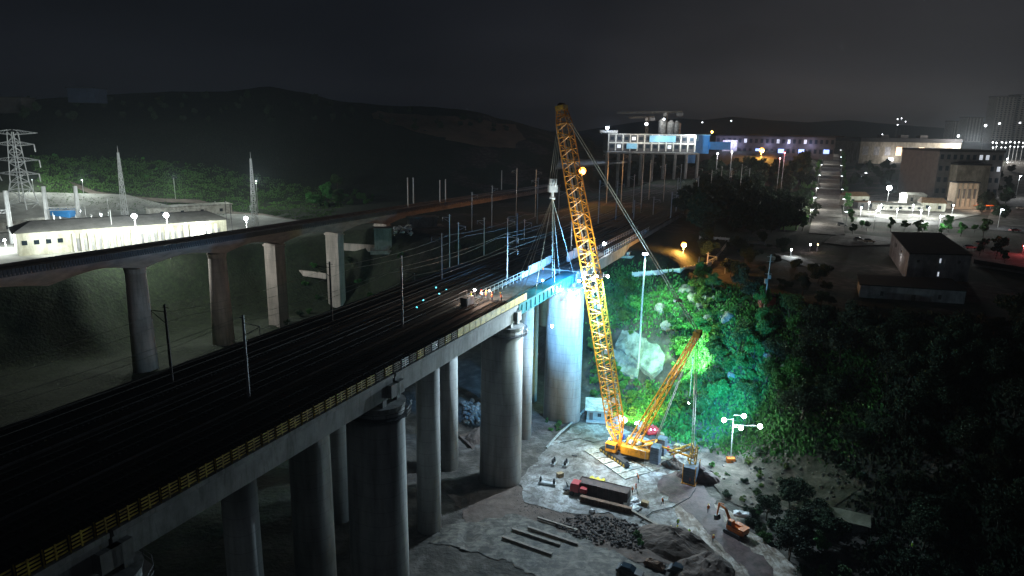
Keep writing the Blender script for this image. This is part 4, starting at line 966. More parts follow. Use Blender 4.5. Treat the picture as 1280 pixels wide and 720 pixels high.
for q, (u, vb, vt) in enumerate(((137, 275, 248), (143, 310, 262), (212, 298, 262), (238, 292, 262), (108, 275, 258), (285, 300, 250), (291, 300, 248))):
    b = az(u, vb, ZS+.4); zt = ay(u, vt, b.y).z; pole_thing('yard_pole', f'{ORD[q]} thin pole from the left standing around the substation hall'.replace('thin', 'thin pale' if q < 5 else 'thin dark'), 'pole', b, zt-b.z, .18, .12, m_wpanel if q < 5 else m_dark, 'poles around the substation')
for q, (u, v, w_, y_) in enumerate(((101, 264, 30000, 0), (168, 270, 26000, 0), (208, 269, 26000, 0), (309, 273, 24000, 0), (8, 300, 15000, 0), (128, 268, 4000, 0), (253, 290, 7000, 0))):
    b = az(u, v+(20 if q < 4 else 12), ZS+.4)
    if q in (1, 2): b = ay(u, v, 238); b.z = ZS+.4
    hp = ay(u, v, b.y)
    t_ = thing('floodlight', f'blazing white substation floodlight, {ORD[q]} in the row' if q < 4 else ['floodlight at the left edge of the substation', 'small floodlight between the gantry and the hall', 'small lamp in front of the hall bays'][q-4], 'floodlight', b, 0, 'substation floodlights')
    hh = max(3.5, hp.z-b.z); MB().tube((0, 0, -.3), (0, 0, hh), .14, 6).build('pole', m_wpanel, t_); MB().sphere((0, -.2, hh), .85 if q < 4 else .4, 12, 8).build('lamp', m_e_white, t_)
    light(t_, (0, -2.2, hh+.4), w_, (.93, 1, .94), .6)
for q, f in enumerate((.12, .34, .52, .7, .9)):  # unseen spots added to brighten the hall front
    p = A0+dirb*(Lb*f)-nb_*7; light(sb, (Lb*f, -9*sgn_, 8.5), 7500, (.93, 1, .88), .4, spot=R(130), aim=(0, sgn_, -.35))
for q, (u, v) in enumerate(((120, 262), (230, 258), (330, 262), (60, 262))):  # added lamps with dark heads that brighten the slope
    b = az(u, v, ZS+.4); t_ = thing('slope_fill_lamp', ['added fill lamp facing the slope behind the left lightning mast', 'added fill lamp facing the slope behind the annex', 'added fill lamp facing the green bank right of the substation', 'added fill lamp facing the slope behind the gantry'][q], 'floodlight', b); MB().tube((0, -9, -.3), (0, -9, 16.4), .12, 6).build('pole', m_wpanel, t_); MB().box((0, -9, 16.5), (.9, .4, .4)).build('lamp_head', m_dark, t_); light(t_, (0, -9, 17), 13000 if q != 2 else 32000, (.9, 1, .92), .4)
# blue tank in the yard, gravel path on the green slope behind
p = az(80, 275, ZS+.4); k = MB(); k.box((0, 0, 2.5), (9, 5, 5)); k.box((0, 0, 5.2), (9.6, 5.6, .4)); o = k.build('blue_cabin', m_blue, None, (0, 0, 0)); o.location = p; tag(o, 'blue cabin half hidden behind the bright gantry floodlight', 'cabin')
pa = [(85, 228), (100, 233), (120, 241), (160, 246), (205, 249), (250, 251), (265, 256), (290, 266), (330, 268), (390, 278), (420, 284), (415, 292), (380, 284), (330, 276), (290, 274), (262, 262), (245, 256), (200, 254), (155, 250), (118, 246), (98, 238)]
gp = [G(u, v) for u, v in pa]; drape('hill_path', [(p.x, p.y) for p in gp], .35, M('pale_path', (.17, .14, .12), .9, .3, .3), 'pale dirt path running along the green slope above the substation', 5)

# ------------------------------------------------------------------ trees and bushes
def crown_mesh(seed, rx, rz_, cz, nclump, nleaf, leaf, mat, name='crown'):
    rnd = np.random.RandomState(seed); V = []; cents = []
    for _ in range(nclump):
        d_ = rnd.normal(size=3); d_ /= np.linalg.norm(d_); rr = rnd.uniform(.25, .95)
        cents.append((d_[0]*rx*rr, d_[1]*rx*rr, cz+d_[2]*rz_*rr, rnd.uniform(.26, .5)*rx))
    k = 0
    for cx, cy, cz_, cr_ in cents:
        n_ = int(nleaf*(cr_/(.4*rx))**2)
        p = rnd.normal(size=(n_, 3)); p /= np.linalg.norm(p, axis=1)[:, None]; p *= (rnd.uniform(.45, 1.08, size=(n_, 1)))*cr_; p[:, 2] *= .8
        p += np.array([cx, cy, cz_]); a = rnd.normal(size=(n_, 3)); a /= np.linalg.norm(a, axis=1)[:, None]
        b = np.cross(a, rnd.normal(size=(n_, 3))); b /= np.linalg.norm(b, axis=1)[:, None]; s_ = leaf*rnd.uniform(.6, 1.3, size=(n_, 1))
        V.append(np.stack([p-a*s_, p-b*s_*.5, p+a*s_, p+b*s_*.5], 1).reshape(-1, 3))
    V = np.concatenate(V); V[:, 2] = np.maximum(V[:, 2], .05); n_ = len(V)//4
    m_ = bpy.data.meshes.new(name); m_.from_pydata(V.tolist(), [], [(4*i, 4*i+1, 4*i+2, 4*i+3) for i in range(n_)]); m_.materials.append(mat); m_.update(); return m_
def trunk_mesh(seed, h, r, spread):
    rnd = random.Random(seed); k = MB(); p = Vector((0, 0, -.6)); pts = [p]
    for i in range(4): p = p+Vector((rnd.uniform(-.2, .2), rnd.uniform(-.2, .2), (h+.6)/4)); pts.append(p)
    for i in range(4): k.tube(pts[i], pts[i+1], r*(1-.18*i), 6, r*(1-.18*(i+1)))
    for i in range(5):
        b_ = pts[2+i % 3]; a_ = rnd.uniform(0, 6.28); q = b_+Vector((math.cos(a_)*spread*.6, math.sin(a_)*spread*.6, h*.35)); k.tube(b_, q, r*.45, 5, r*.15)
    return k.mesh('trunk', m_trunk)
PROT = {}
def proto(kind, i):
    if (kind, i) in PROT: return PROT[(kind, i)]
    sd = hash_(kind, i)
    if kind == 'tree': c_, t_ = crown_mesh(sd, 3.0, 2.6, 4.6, 16, 300, .23, m_leaf), trunk_mesh(sd, 4.2, .22, 2.4)
    elif kind == 'dark': c_, t_ = crown_mesh(sd, 3.2, 2.9, 4.8, 16, 290, .25, m_leafd), trunk_mesh(sd, 4.4, .24, 2.4)
    elif kind == 'bush': c_, t_ = crown_mesh(sd, 1.6, 1.2, 1.2, 10, 220, .16, m_leaf), trunk_mesh(sd, 1.0, .08, 1.0)
    elif kind == 'dbush': c_, t_ = crown_mesh(sd, 1.7, 1.3, 1.2, 10, 220, .18, m_leafd), trunk_mesh(sd, 1.0, .08, 1.0)
    elif kind == 'ybush': c_, t_ = crown_mesh(sd, 1.6, 1.9, 1.8, 10, 200, .16, m_leafy), trunk_mesh(sd, 1.2, .08, 1.0)
    elif kind == 'far': c_, t_ = crown_mesh(sd, 4.2, 3.2, 4.6, 14, 110, .55, m_leafd), trunk_mesh(sd, 4.2, .3, 2.4)
    elif kind == 'street': c_, t_ = crown_mesh(sd, 2.1, 2.7, 4.6, 12, 80, .42, m_leaf), trunk_mesh(sd, 3.6, .16, 1.4)
    PROT[(kind, i)] = (c_, t_); return c_, t_
def hash_(k, i): return sum(ord(c) for c in k)*31+i*7+5
def plant(kind, x, y, label, cat, group, sc=1.0, z=None, rnd=random, dz=0.):
    i = rnd.randrange(4); c_, t_ = proto(kind, i); z = HZ(x, y) if z is None else z
    nm_ = {'bush': 'bush', 'dbush': 'bush', 'ybush': 'bush', 'street': 'street_tree'}.get(kind, 'tree')
    r_ = bpy.data.objects.new(nm_, None); COL.objects.link(r_); r_.location = (x, y, z+dz-.1); r_.rotation_euler = (0, 0, rnd.uniform(0, 6.28)); r_.scale = (sc*rnd.uniform(.85, 1.15), sc*rnd.uniform(.85, 1.15), sc*rnd.uniform(.8, 1.2))
    tag(r_, label, cat, group)
    for n_, m_ in (('crown', c_), ('trunk', t_)):
        o = bpy.data.objects.new(n_, m_); COL.objects.link(o); o.parent = r_
    return r_
def scatter(n, region, kind, label, cat, group, sc=(.7, 1.2), avoid=(), seed=1, mind=2.0, extra=None):
    """plants standing on the ground seen within a patch; region is the patch outline"""
    rnd = random.Random(seed); us = [p[0] for p in region]; vs = [p[1] for p in region]; pl = []; tries = 0
    while len(pl) < n and tries < n*30:
        tries += 1; u = rnd.uniform(min(us), max(us)); v = rnd.uniform(min(vs), max(vs))
        if not inpoly(u, v, region) or any(inpoly(u, v, a) for a in avoid): continue
        p = G(u, v)
        if any((p.x-q.x)**2+(p.y-q.y)**2 < mind**2 for q in pl): continue
        pl.append(p); kk = kind if isinstance(kind, str) else rnd.choice(kind)
        plant(kk, p.x, p.y, label, cat, group, rnd.uniform(*sc), p.z, rnd)
    return pl
SLAB = [(750, 405), (840, 405), (848, 480), (752, 500)]
scatter(46, [(760, 350), (870, 350), (930, 370), (955, 420), (960, 500), (880, 540), (850, 480), (800, 420)], ['bush', 'bush', 'tree'], 'leafy green bush or small tree on the floodlit bank behind the crane', 'bush', 'green growth on the floodlit bank', (.6, 1.0), [SLAB], 3, 2.4)
scatter(22, [(742, 372), (800, 360), (806, 418), (770, 424), (752, 470), (768, 500), (740, 505)], ['bush', 'bush', 'tree'], 'green bush in the gap between the tall pier and the sprayed slab', 'bush', 'bushes between pier and slab', (.6, 1.0), [], 21, 1.8)
scatter(20, [(800, 480), (870, 480), (880, 560), (850, 552), (830, 530)], 'bush', 'vivid green bush low on the bank behind the counterweights', 'bush', 'vivid bushes behind the counterweights', (.6, 1.1), [], 22, 1.8)
scatter(26, [(742, 440), (765, 440), (795, 478), (800, 520), (770, 526), (742, 500)], 'bush', 'green bush on the lower bank between the cabin and the boom foot', 'bush', 'bushes between cabin and boom foot', (.6, 1.1), [], 23, 1.5)
scatter(12, [(842, 400), (905, 380), (915, 470), (850, 500)], 'bush', 'vivid green rounded bush on the bank between slab and light tower', 'bush', 'vivid bushes between slab and light tower', (.9, 1.3), [SLAB], 4, 2.4)
scatter(7, [(868, 352), (900, 370), (905, 440), (880, 440)], 'ybush', 'yellow green bush in the column below the pale rock face', 'bush', 'yellow green bushes under the rock', (.9, 1.5), [], 5, 2.0)
scatter(8, [(785, 480), (835, 480), (835, 530), (800, 540), (780, 520)], 'ybush', 'bright yellow green tall grass bush behind the boom foot', 'bush', 'bright bushes behind the boom foot', (.5, .8), [], 6, 1.6)
scatter(26, [(930, 370), (1040, 400), (1060, 500), (1020, 545), (960, 500)], ['tree', 'dark', 'bush'], 'half lit tree on the slope right of the light tower', 'tree', 'half lit trees right of the light tower', (.7, 1.1), [], 7, 3)
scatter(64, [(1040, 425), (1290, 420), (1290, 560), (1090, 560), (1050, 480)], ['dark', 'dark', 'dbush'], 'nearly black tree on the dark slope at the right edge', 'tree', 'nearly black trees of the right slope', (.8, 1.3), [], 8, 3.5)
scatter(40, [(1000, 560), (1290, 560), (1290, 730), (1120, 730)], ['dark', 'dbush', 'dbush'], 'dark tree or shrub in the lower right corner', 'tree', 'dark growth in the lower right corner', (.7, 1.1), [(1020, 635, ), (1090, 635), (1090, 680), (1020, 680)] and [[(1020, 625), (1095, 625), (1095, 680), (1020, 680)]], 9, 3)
scatter(26, [(925, 650), (1020, 620), (1040, 690), (1060, 730), (1010, 730)], ['dbush', 'bush', 'dark'], 'dark bush beside the haul road near the orange excavator', 'bush', 'dark bushes beside the haul road', (.7, 1.1), [[(900, 630), (935, 630), (940, 690), (900, 690)]], 10, 2)
scatter(16, [(880, 560), (960, 560), (990, 600), (930, 640), (890, 610)], ['bush', 'dbush', 'ybush'], 'scattered low bush on the bare soil bank below the light tower', 'bush', 'scattered bushes on the bare bank', (.4, .7), [], 11, 2.5)
scatter(44, [(860, 300), (960, 300), (1070, 380), (1060, 400), (940, 370), (880, 340)], ['dark', 'dbush'], 'dark tree on the unlit plateau edge between the fence and the low building', 'tree', 'dark trees of the plateau edge', (.5, .9), [[(1040, 330), (1230, 330), (1230, 440), (1040, 430)]], 12, 4)
scatter(130, [(880, 215), (1012, 205), (1010, 240), (1008, 290), (880, 296), (850, 270)], 'far', 'dark broad tree in the dense wood left of the avenue', 'tree', 'dense wood left of the avenue', (.9, 1.4), [], 13, 6)
scatter(22, [(760, 208), (880, 205), (890, 222), (760, 226)], 'far', 'dark tree on the mound under the white and blue site building', 'tree', 'trees under the white and blue building', (.9, 1.3), [], 14, 7)
scatter(30, [(380, 252), (420, 240), (455, 236), (470, 252), (430, 262), (385, 260)], ['bush', 'bush', 'tree'], 'pale green bush at the right end of the substation slope', 'bush', 'bushes right of the substation', (.8, 1.4), [], 15, 3)
scatter(16, [(60, 195), (230, 203), (330, 236), (300, 240), (100, 212)], 'bush', 'low scrub bush on the green slope above the substation', 'bush', 'scrub above the substation', (.6, 1.0), [], 16, 3)
scatter(60, [(0, 128), (200, 124), (330, 118), (420, 128), (640, 160), (640, 175), (400, 160), (0, 150)], 'far', 'dark tree along the crest of the far hill', 'tree', 'trees along the hill crest', (.5, .85), [], 17, 9)
scatter(26, [(330, 330), (600, 300), (640, 340), (440, 440), (350, 440)], ['dbush', 'bush'], 'dim bush in the valley between the curved viaduct and the railway', 'bush', 'dim bushes in the valley', (.8, 1.3), [], 18, 5)
scatter(14, [(680, 500), (700, 500), (708, 540), (684, 540)], 'bush', 'small green bush at the foot of the tall piers', 'bush', 'green bushes at the tall pier feet', (.35, .6), [], 19, 1)
scatter(5, [(790, 668), (825, 668), (825, 690), (795, 690)], 'bush', 'small green bush on the mound below the pad', 'bush', 'bushes on the mound below the pad', (.4, .7), [], 20, 1)
# low ground cover on the banks: blades nobody could count
def cover(name, n, region, size, mat, label, seed, avoid=()):
    rnd = random.Random(seed); V = []; Fc = []; us = [p[0] for p in region]; vs = [p[1] for p in region]
    P_ = []
    while len(P_) < n//14:
        u = rnd.uniform(min(us), max(us)); v = rnd.uniform(min(vs), max(vs))
        if inpoly(u, v, region) and not any(inpoly(u, v, a) for a in avoid): P_.append(G(u, v))
    X = []; 
    for p in P_:
        for j in range(14): X.append((p.x+rnd.gauss(0, 1.2), p.y+rnd.gauss(0, 1.2)))
    X = np.array(X); Z = hfun(X[:, 0], X[:, 1])
    for (x, y), z in zip(X, Z):
        a = rnd.uniform(0, 3.14); s_ = size*rnd.uniform(.5, 1.4); c, s = math.cos(a)*s_, math.sin(a)*s_; h_ = s_*rnd.uniform(.8, 2.2); l_ = rnd.uniform(-.5, .5)*s_; o_ = len(V)
        V += [(x-c*.5, y-s*.5, z-.1), (x+c*.5, y+s*.5, z-.1), (x+c*.7+l_, y+s*.7-l_, z+h_), (x-c*.6+l_, y-s*.6+l_, z+h_*.8)]; Fc.append((o_, o_+1, o_+2, o_+3))
    m_ = bpy.data.meshes.new(name); m_.from_pydata(V, [], Fc); m_.materials.append(mat); m_.update(); o = bpy.data.objects.new(name, m_); COL.objects.link(o); o['kind'] = 'stuff'; o['label'] = label
cover('undergrowth', 24000, [(770, 340), (960, 360), (1100, 440), (1100, 560), (960, 575), (890, 560), (850, 500), (790, 420)], .34, m_leaf, 'tangled green undergrowth covering the lit bank', 31, [SLAB])
cover('slope_weeds', 9000, [(745, 350), (800, 340), (800, 410), (765, 420), (768, 450), (800, 480), (850, 500), (870, 560), (800, 535), (745, 515)], .34, m_leaf, 'green weeds between the tall pier, the slab and the boom foot', 34, [SLAB])
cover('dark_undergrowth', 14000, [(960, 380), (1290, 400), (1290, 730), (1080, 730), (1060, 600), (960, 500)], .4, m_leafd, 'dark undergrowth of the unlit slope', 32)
cover('grass', 26000, [(40, 196), (230, 203), (440, 246), (410, 276), (60, 262)], .3, m_grass, 'green grass of the slope behind the substation', 33, [[(x_, y_) for x_, y_ in pa]])
# rocks, rubble, mounds
def rock_mesh(seed, mat, nm_='rock'):
    rnd = random.Random(seed); bm = bmesh.new(); bmesh.ops.create_icosphere(bm, subdivisions=3, radius=1)
    for v in bm.verts: v.co *= .85+1.1*float(fbm(v.co.x*1.3+seed*9+v.co.z, v.co.y*1.3+v.co.z*.7, 4))+rnd.uniform(-.05, .05); v.co.z *= .75
    m_ = bpy.data.meshes.new(nm_); bm.to_mesh(m_); bm.free(); m_.materials.append(mat); return m_
RK = [rock_mesh(i, m_rock) for i in range(4)]
for _m in RK: _m.shade_flat()
for q, (u, v, s_) in enumerate(((858, 362, 2.6), (866, 372, 2.0), (880, 378, 2.4), (890, 374, 1.8), (884, 400, 1.6), (910, 397, 1.9), (905, 392, 1.5), (826, 385, 1.9), (836, 408, 2.0), (845, 412, 1.4), (915, 470, 1.2), (960, 445, 1.3), (980, 460, 1.1))):
    p = G(u, v); o = bpy.data.objects.new('rock_outcrop', RK[q % 4]); COL.objects.link(o); o.location = p-Vector((0, 0, s_*.25)); o.scale = (s_, s_*.8, s_*(1.0+.3*(q % 3))); o.rotation_euler = (.2*q, .3*q, q)
    tag(o, ['pale rock face directly under the orange fence lamp', 'second pale rock step down from the orange fence lamp', 'wide pale rock ledge right of the pendant end', 'small pale rock right of the wide ledge', 'pale rock beside the yellow green bushes', 'pale rock right of the yellow green bush column', 'small upper rock right of the yellow green bush column', 'brown rock among the lit bushes above the slab', 'brown rock above the derrick mast head', 'small rock beside the derrick mast head', 'flat rock above the light tower', 'dim rock on the slope right of the light tower', 'dimmest rock farthest right on the lit slope'][q], 'rock', 'rocks of the bank')
def rubble_stone():
    bm = bmesh.new(); bmesh.ops.create_icosphere(bm, subdivisions=1, radius=1); rr = random.Random(2)
    for v in bm.verts: v.co *= rr.uniform(.7, 1.15); v.co.z *= .75
    m_ = bpy.data.meshes.new('stone'); bm.to_mesh(m_); bm.free(); return m_
def rubble(name, n, region, size, label, seed, spread=.6, mat=m_rubble, pile=0.):
    rnd = random.Random(seed); base = rubble_stone(); vb = [v.co.copy() for v in base.vertices]; fb = [tuple(p.vertices) for p in base.polygons]; V = []; Fc = []
    us = [p[0] for p in region]; vs = [p[1] for p in region]; k_ = 0
    while k_ < n:
        u = rnd.uniform(min(us), max(us)); v = rnd.uniform(min(vs), max(vs))
        if not inpoly(u, v, region): continue
        p = G(u, v); s_ = size*rnd.uniform(.3, 1.2)**1.5; R_ = Matrix.Rotation(rnd.uniform(0, 6), 3, 'Z')@Matrix.Rotation(rnd.uniform(0, 3), 3, 'X'); o_ = len(V); dz_ = rnd.uniform(0, pile)
        V += [tuple(p+R_@Vector((c.x*s_, c.y*s_*.7, c.z*s_))+Vector((0, 0, s_*.3+dz_))) for c in vb]; Fc += [tuple(i+o_ for i in f) for f in fb]; k_ += 1
    m_ = bpy.data.meshes.new(name); m_.from_pydata(V, [], Fc); m_.materials.append(mat); m_.update(); o = bpy.data.objects.new(name, m_); COL.objects.link(o); o['kind'] = 'stuff'; o['label'] = label
rubble('rubble', 700, [(720, 645), (775, 650), (812, 668), (800, 690), (740, 680), (690, 660)], .36, 'grey broken stone rubble below the pad edge', 41, pile=.6)
rubble('gravel', 700, [(640, 610), (700, 640), (790, 650), (800, 690), (640, 640)], .17, 'small gravel scattered on the soil near the rubble', 42)
rubble('pale_rubble', 160, [(576, 505), (612, 500), (614, 528), (580, 532)], .9, 'pale boulders heaped between the narrow piers', 43, mat=m_rock, pile=.8)
rubble('stone_heap', 120, [(400, 540), (450, 525), (455, 580), (400, 582)], 1.1, 'pale stone bank under the fenced viaduct', 44, mat=m_rock, pile=1)
rubble('white_debris', 50, [(494, 285), (516, 283), (516, 296), (492, 297)], 1.0, 'white debris heap under the curved viaduct', 45, mat=m_tarp, pile=1)
rubble('bank_stones', 160, [(880, 590), (960, 560), (1060, 600), (1040, 640), (950, 640)], .5, 'small stones on the bare soil bank', 46)
# soil mounds at the bottom
def mound(u, v, r_, h_, label, mat=m_dirt, sy=.7, rz=0.5):
    p = az(u, v, 0); rnd = random.Random(int(u)); bm = bmesh.new(); bmesh.ops.create_grid(bm, x_segments=26, y_segments=26, size=1.0)
    for v_ in bm.verts:
        d_ = math.hypot(v_.co.x, v_.co.y); n_ = float(fbm(v_.co.x*2.2+u, v_.co.y*2.2, 4)); v_.co.z = max(-.6, h_*(max(0, 1-d_**2))**1.0*(1+1.1*n_)-.25*(d_ > .9)+n_*.4); v_.co.x *= r_; v_.co.y *= r_*sy
    m_ = bpy.data.meshes.new('soil_mound'); bm.to_mesh(m_); bm.free(); m_.materials.append(mat); o = bpy.data.objects.new('soil_mound', m_); COL.objects.link(o); o.location = (p.x, p.y, HZ(p.x, p.y)+.1); o.rotation_euler = (0, 0, rz); tag(o, label, 'soil mound')
mound(845, 684, 8.5, 3.2, 'grey soil mound below the haul road with workers on it', m_dirt, .55, -.75)
mound(880, 716, 6, 2.6, 'dark rounded soil mound at the lower edge beside the haul road', m_dirt, .8)
mound(872, 598, 5.0, 2.6, 'dark soil mound right of the hanging counterweight stack', m_wet, .6, -.3)
mound(842, 584, 3.2, 1.6, 'low brown soil heap left of the hanging counterweight stack', m_dirt, .6, -.3)
mound(610, 545, 6.0, 2.4, 'dark soil mound behind the tall pier', m_dirt)

# ------------------------------------------------------------------ people
def person_mesh(pose):
    """one skinned body: joints with radii, then hands with five fingers; head with nose and ears"""
    P = {}
    lean = {'stand': 0, 'walk': .06, 'bend': .45}[pose]; st = {'stand': .10, 'walk': .30, 'bend': .16}[pose]
    pts = [((0, 0, .95), .13), ((0, lean*.3, 1.15), .14), ((0, lean*.7, 1.38), .16), ((0, lean*.9, 1.50), .065), ((0, lean, 1.60), .095), ((0, lean+.01, 1.70), .08)]
    edges = [(0, 1), (1, 2), (2, 3), (3, 4), (4, 5)]
    for sg in (-1, 1):
        b = len(pts); f = sg*st
        pts += [((sg*.10, 0, .88), .095), ((sg*.11, f*.5+.03, .48), .065), ((sg*.11, f, .09), .045), ((sg*.12, f+.15, .045), .04)]
        edges += [(0, b), (b, b+1), (b+1, b+2), (b+2, b+3)]
        b = len(pts); fw = .28 if (pose == 'bend' or sg == 1 and pose == 'stand') else -sg*.12
        pts += [((sg*.19, lean*.7, 1.42), .06), ((sg*.25, lean*.6+fw*.3, 1.15), .045), ((sg*.24, lean*.6+fw, .94 if fw < .2 else 1.08), .033), ((sg*.24, lean*.6+fw*1.15, .86 if fw < .2 else 1.06), .035)]
        edges += [(2, b), (b, b+1), (b+1, b+2), (b+2, b+3)]
    me = bpy.data.meshes.new('person'); me.from_pydata([p for p, r_ in pts], edges, []); o = bpy.data.objects.new('tmp_person', me); COL.objects.link(o)
    md = o.modifiers.new('s', 'SKIN'); ly = me.skin_vertices[0].data if me.skin_vertices else None
    if ly is None:
        bm = bmesh.new(); bm.from_mesh(me); bm.verts.layers.skin.verify(); bm.to_mesh(me); bm.free(); ly = me.skin_vertices[0].data
    for i, (p, r_) in enumerate(pts): ly[i].radius = (r_, r_); ly[i].use_root = (i == 0)
    sb_ = o.modifiers.new('b', 'SUBSURF'); sb_.levels = 1; sb_.render_levels = 1
    dg = bpy.context.evaluated_depsgraph_get(); m2 = bpy.data.meshes.new_from_object(o.evaluated_get(dg)); bpy.data.objects.remove(o)
    k = MB(); k.v = [tuple(v.co) for v in m2.vertices]; k.f = [tuple(p.vertices) for p in m2.polygons]; nb0 = len(k.f)
    for hi in (9+0, 17):                      # fingers and thumb at each hand
        hp = Vector(pts[hi+0][0]) if hi < len(pts) else None
    for sg, idx_ in ((-1, 13), (1, 21)):
        hp = Vector(pts[idx_][0])
        for q in range(4): k.tube(hp+Vector((0, -.027+q*.018, -.02)), hp+Vector((-sg*.012, -.03+q*.02, -.085-.012*(q in (1, 2)))), .009, 5, .007)
        k.tube(hp+Vector((-sg*.02, .02, 0)), hp+Vector((-sg*.03, .055, -.045)), .01, 5, .008)
    hc = Vector(pts[4][0]); k.tube(hc+Vector((0, .08, .0)), hc+Vector((0, .12, -.02)), .018, 5, .012)
    m3 = bpy.data.meshes.new('person'); m3.from_pydata(k.v, [], k.f); m3.shade_smooth()
    zs_ = [sum(m3.vertices[i].co.z for i in p.vertices)/len(p.vertices) for p in m3.polygons]
    return m3, zs_, lean
m_skin = M('skin', (.45, .28, .20), .6, .1); m_trou = M('dark_trousers', (.03, .035, .06), .9, .3); m_shirt = M('work_jacket', (.08, .10, .16), .9, .3)
m_vo = M('orange_vest', (.85, .20, .03), .6, .15); m_vy = M('lime_vest', (.45, .75, .08), .6, .15); m_hat = {'yellow': M('yellow_helmet', (.8, .6, .05), .3, .05), 'white': M('white_helmet', (.8, .8, .8), .3, .05), 'red': M('red_helmet', (.65, .04, .03), .3, .05)}
PM = {}
for pose in ('stand', 'walk', 'bend'):
    m3, zz_, lean = person_mesh(pose)
    for m_ in (m_trou, m_shirt, m_skin): m3.materials.append(m_)
    for p, z_ in zip(m3.polygons, zz_): 
        ax = abs(p.center.x); p.material_index = 0 if z_ < .93 and ax < .2 else (2 if (z_ > 1.5 or (z_ < .98 and ax >= .2) or (pose != 'walk' and ax >= .2 and z_ < 1.1 and p.center.y > .2)) else 1)
    v_ = MB(); n_ = 10
    def ring_(z, rx, ry, cy): return [(rx*math.cos(i*2*math.pi/n_), cy+ry*math.sin(i*2*math.pi/n_), z) for i in range(n_)]
    R0, R1, R2 = ring_(.93, .185, .165, lean*.1), ring_(1.2, .19, .17, lean*.4), ring_(1.47, .20, .14, lean*.8)
    v_.add(R0+R1+R2, [(i, (i+1) % n_, n_+(i+1) % n_, n_+i) for i in range(n_)]+[(n_+i, n_+(i+1) % n_, 2*n_+(i+1) % n_, 2*n_+i) for i in range(n_)]+[tuple(range(2*n_, 3*n_))])
    h_ = MB(); hc = (0, lean, 1.70); h_.sphere(hc, .135, 12, 8, .85); h_.tube((0, lean+.02, 1.675), (0, lean+.02, 1.69), .165, 12)
    PM[pose] = (m3, v_, h_)
def person(u, v, pose, vest, hat, rz, label, z=.25, s_=None, p=None, sc=1.06):
    p = az(u, v, z) if p is None else p; m3, v_, h_ = PM[pose]; o = bpy.data.objects.new('person', m3); COL.objects.link(o); o.location = p; o.rotation_euler = (0, 0, rz); o.scale = (sc,)*3
    tag(o, label, 'person')
    k = MB(); k.v = list(v_.v); k.f = list(v_.f); c = k.build('safety_vest', m_vo if vest == 'orange' else m_vy, o)
    k = MB(); k.v = list(h_.v); k.f = list(h_.f); c = k.build('helmet', m_hat[hat], o); return o
person(785, 620, 'stand', 'lime', 'yellow', 2.6, 'person in a lime vest, leftmost of the three standing near the plates')
person(790, 618, 'stand', 'orange', 'white', -2.6, 'person in an orange vest between two others near the plates')
person(795, 615, 'walk', 'orange', 'red', 1.6, 'person in an orange vest, rightmost of the trio near the plates')
person(798, 603, 'bend', 'orange', 'red', .6, 'person with a red helmet leaning forward just beside the road plates')
person(828, 632, 'walk', 'orange', 'white', 2.2, 'lone person walking on the pad between the formwork box and red soil')
person(862, 606, 'stand', 'orange', 'red', 1.2, 'person standing in front of the hanging counterweight stack')
person(885, 641, 'stand', 'orange', 'yellow', 2.9, 'lone person in the middle of the haul road, long shadow on the dirt', .35)
person(847, 659, 'walk', 'lime', 'white', .4, 'person standing at the pad edge above the grey mound')
person(841, 668, 'bend', 'orange', 'yellow', 1.9, 'person in an orange vest bending over the grey mound, left of a colleague', 1.2)
person(846, 668, 'stand', 'lime', 'yellow', -1.4, 'person in a lime vest on the grey mound beside the bending worker', 1.4)
person(891, 678, 'bend', 'orange', 'yellow', 2.9, 'person bending on the left edge of the haul road across from the excavator', .3)
person(861, 672, 'stand', 'lime', 'white', .2, 'person in a lime vest on the right end of the grey mound', 1.4)
person(842, 576, 'stand', 'orange', 'yellow', 1.0, 'person between the crane slabs and the hanging counterweight stack')
for q, (s_, l_, pose, vest, hat, rz, lb) in enumerate(((86, -3.4, 'bend', 'orange', 'yellow', .5, 'person crouching nearest the yellow fence end on the viaduct deck'), (90, -8.0, 'stand', 'orange', 'red', 2.5, 'person standing beside the lit catenary mast on the deck'), (87.5, -7.0, 'walk', 'orange', 'yellow', -1, 'person walking between the mast and the fence end on the deck'), (84, -9.2, 'stand', 'lime', 'white', .9, 'person in a lime vest by the dark equipment box on the deck'), (85.4, -5.2, 'stand', 'orange', 'red', 2, 'person in an orange vest in the middle of the lit deck end'), (118, -7.2, 'stand', 'orange', 'white', 0, 'person at the white panels on the far side of the deck gap'))):
    z_ = ZD+.25 if s_ < 86.5 else (ZD-.3 if s_ < 123 else ZD+.25)
    zz_ = RW(s_, l_, z_) if s_ < 86.4 else RW(min(s_, 86.3) if q < 5 else s_, l_, ZD+.25 if q < 5 else ZD-.3)
    person(0, 0, pose, vest, hat, rz, lb, p=zz_)
person(0, 0, 'stand', 'lime', 'white', 2.0, 'person in a lime vest on the slope path near the small bank shed', p=G(1139, 690))
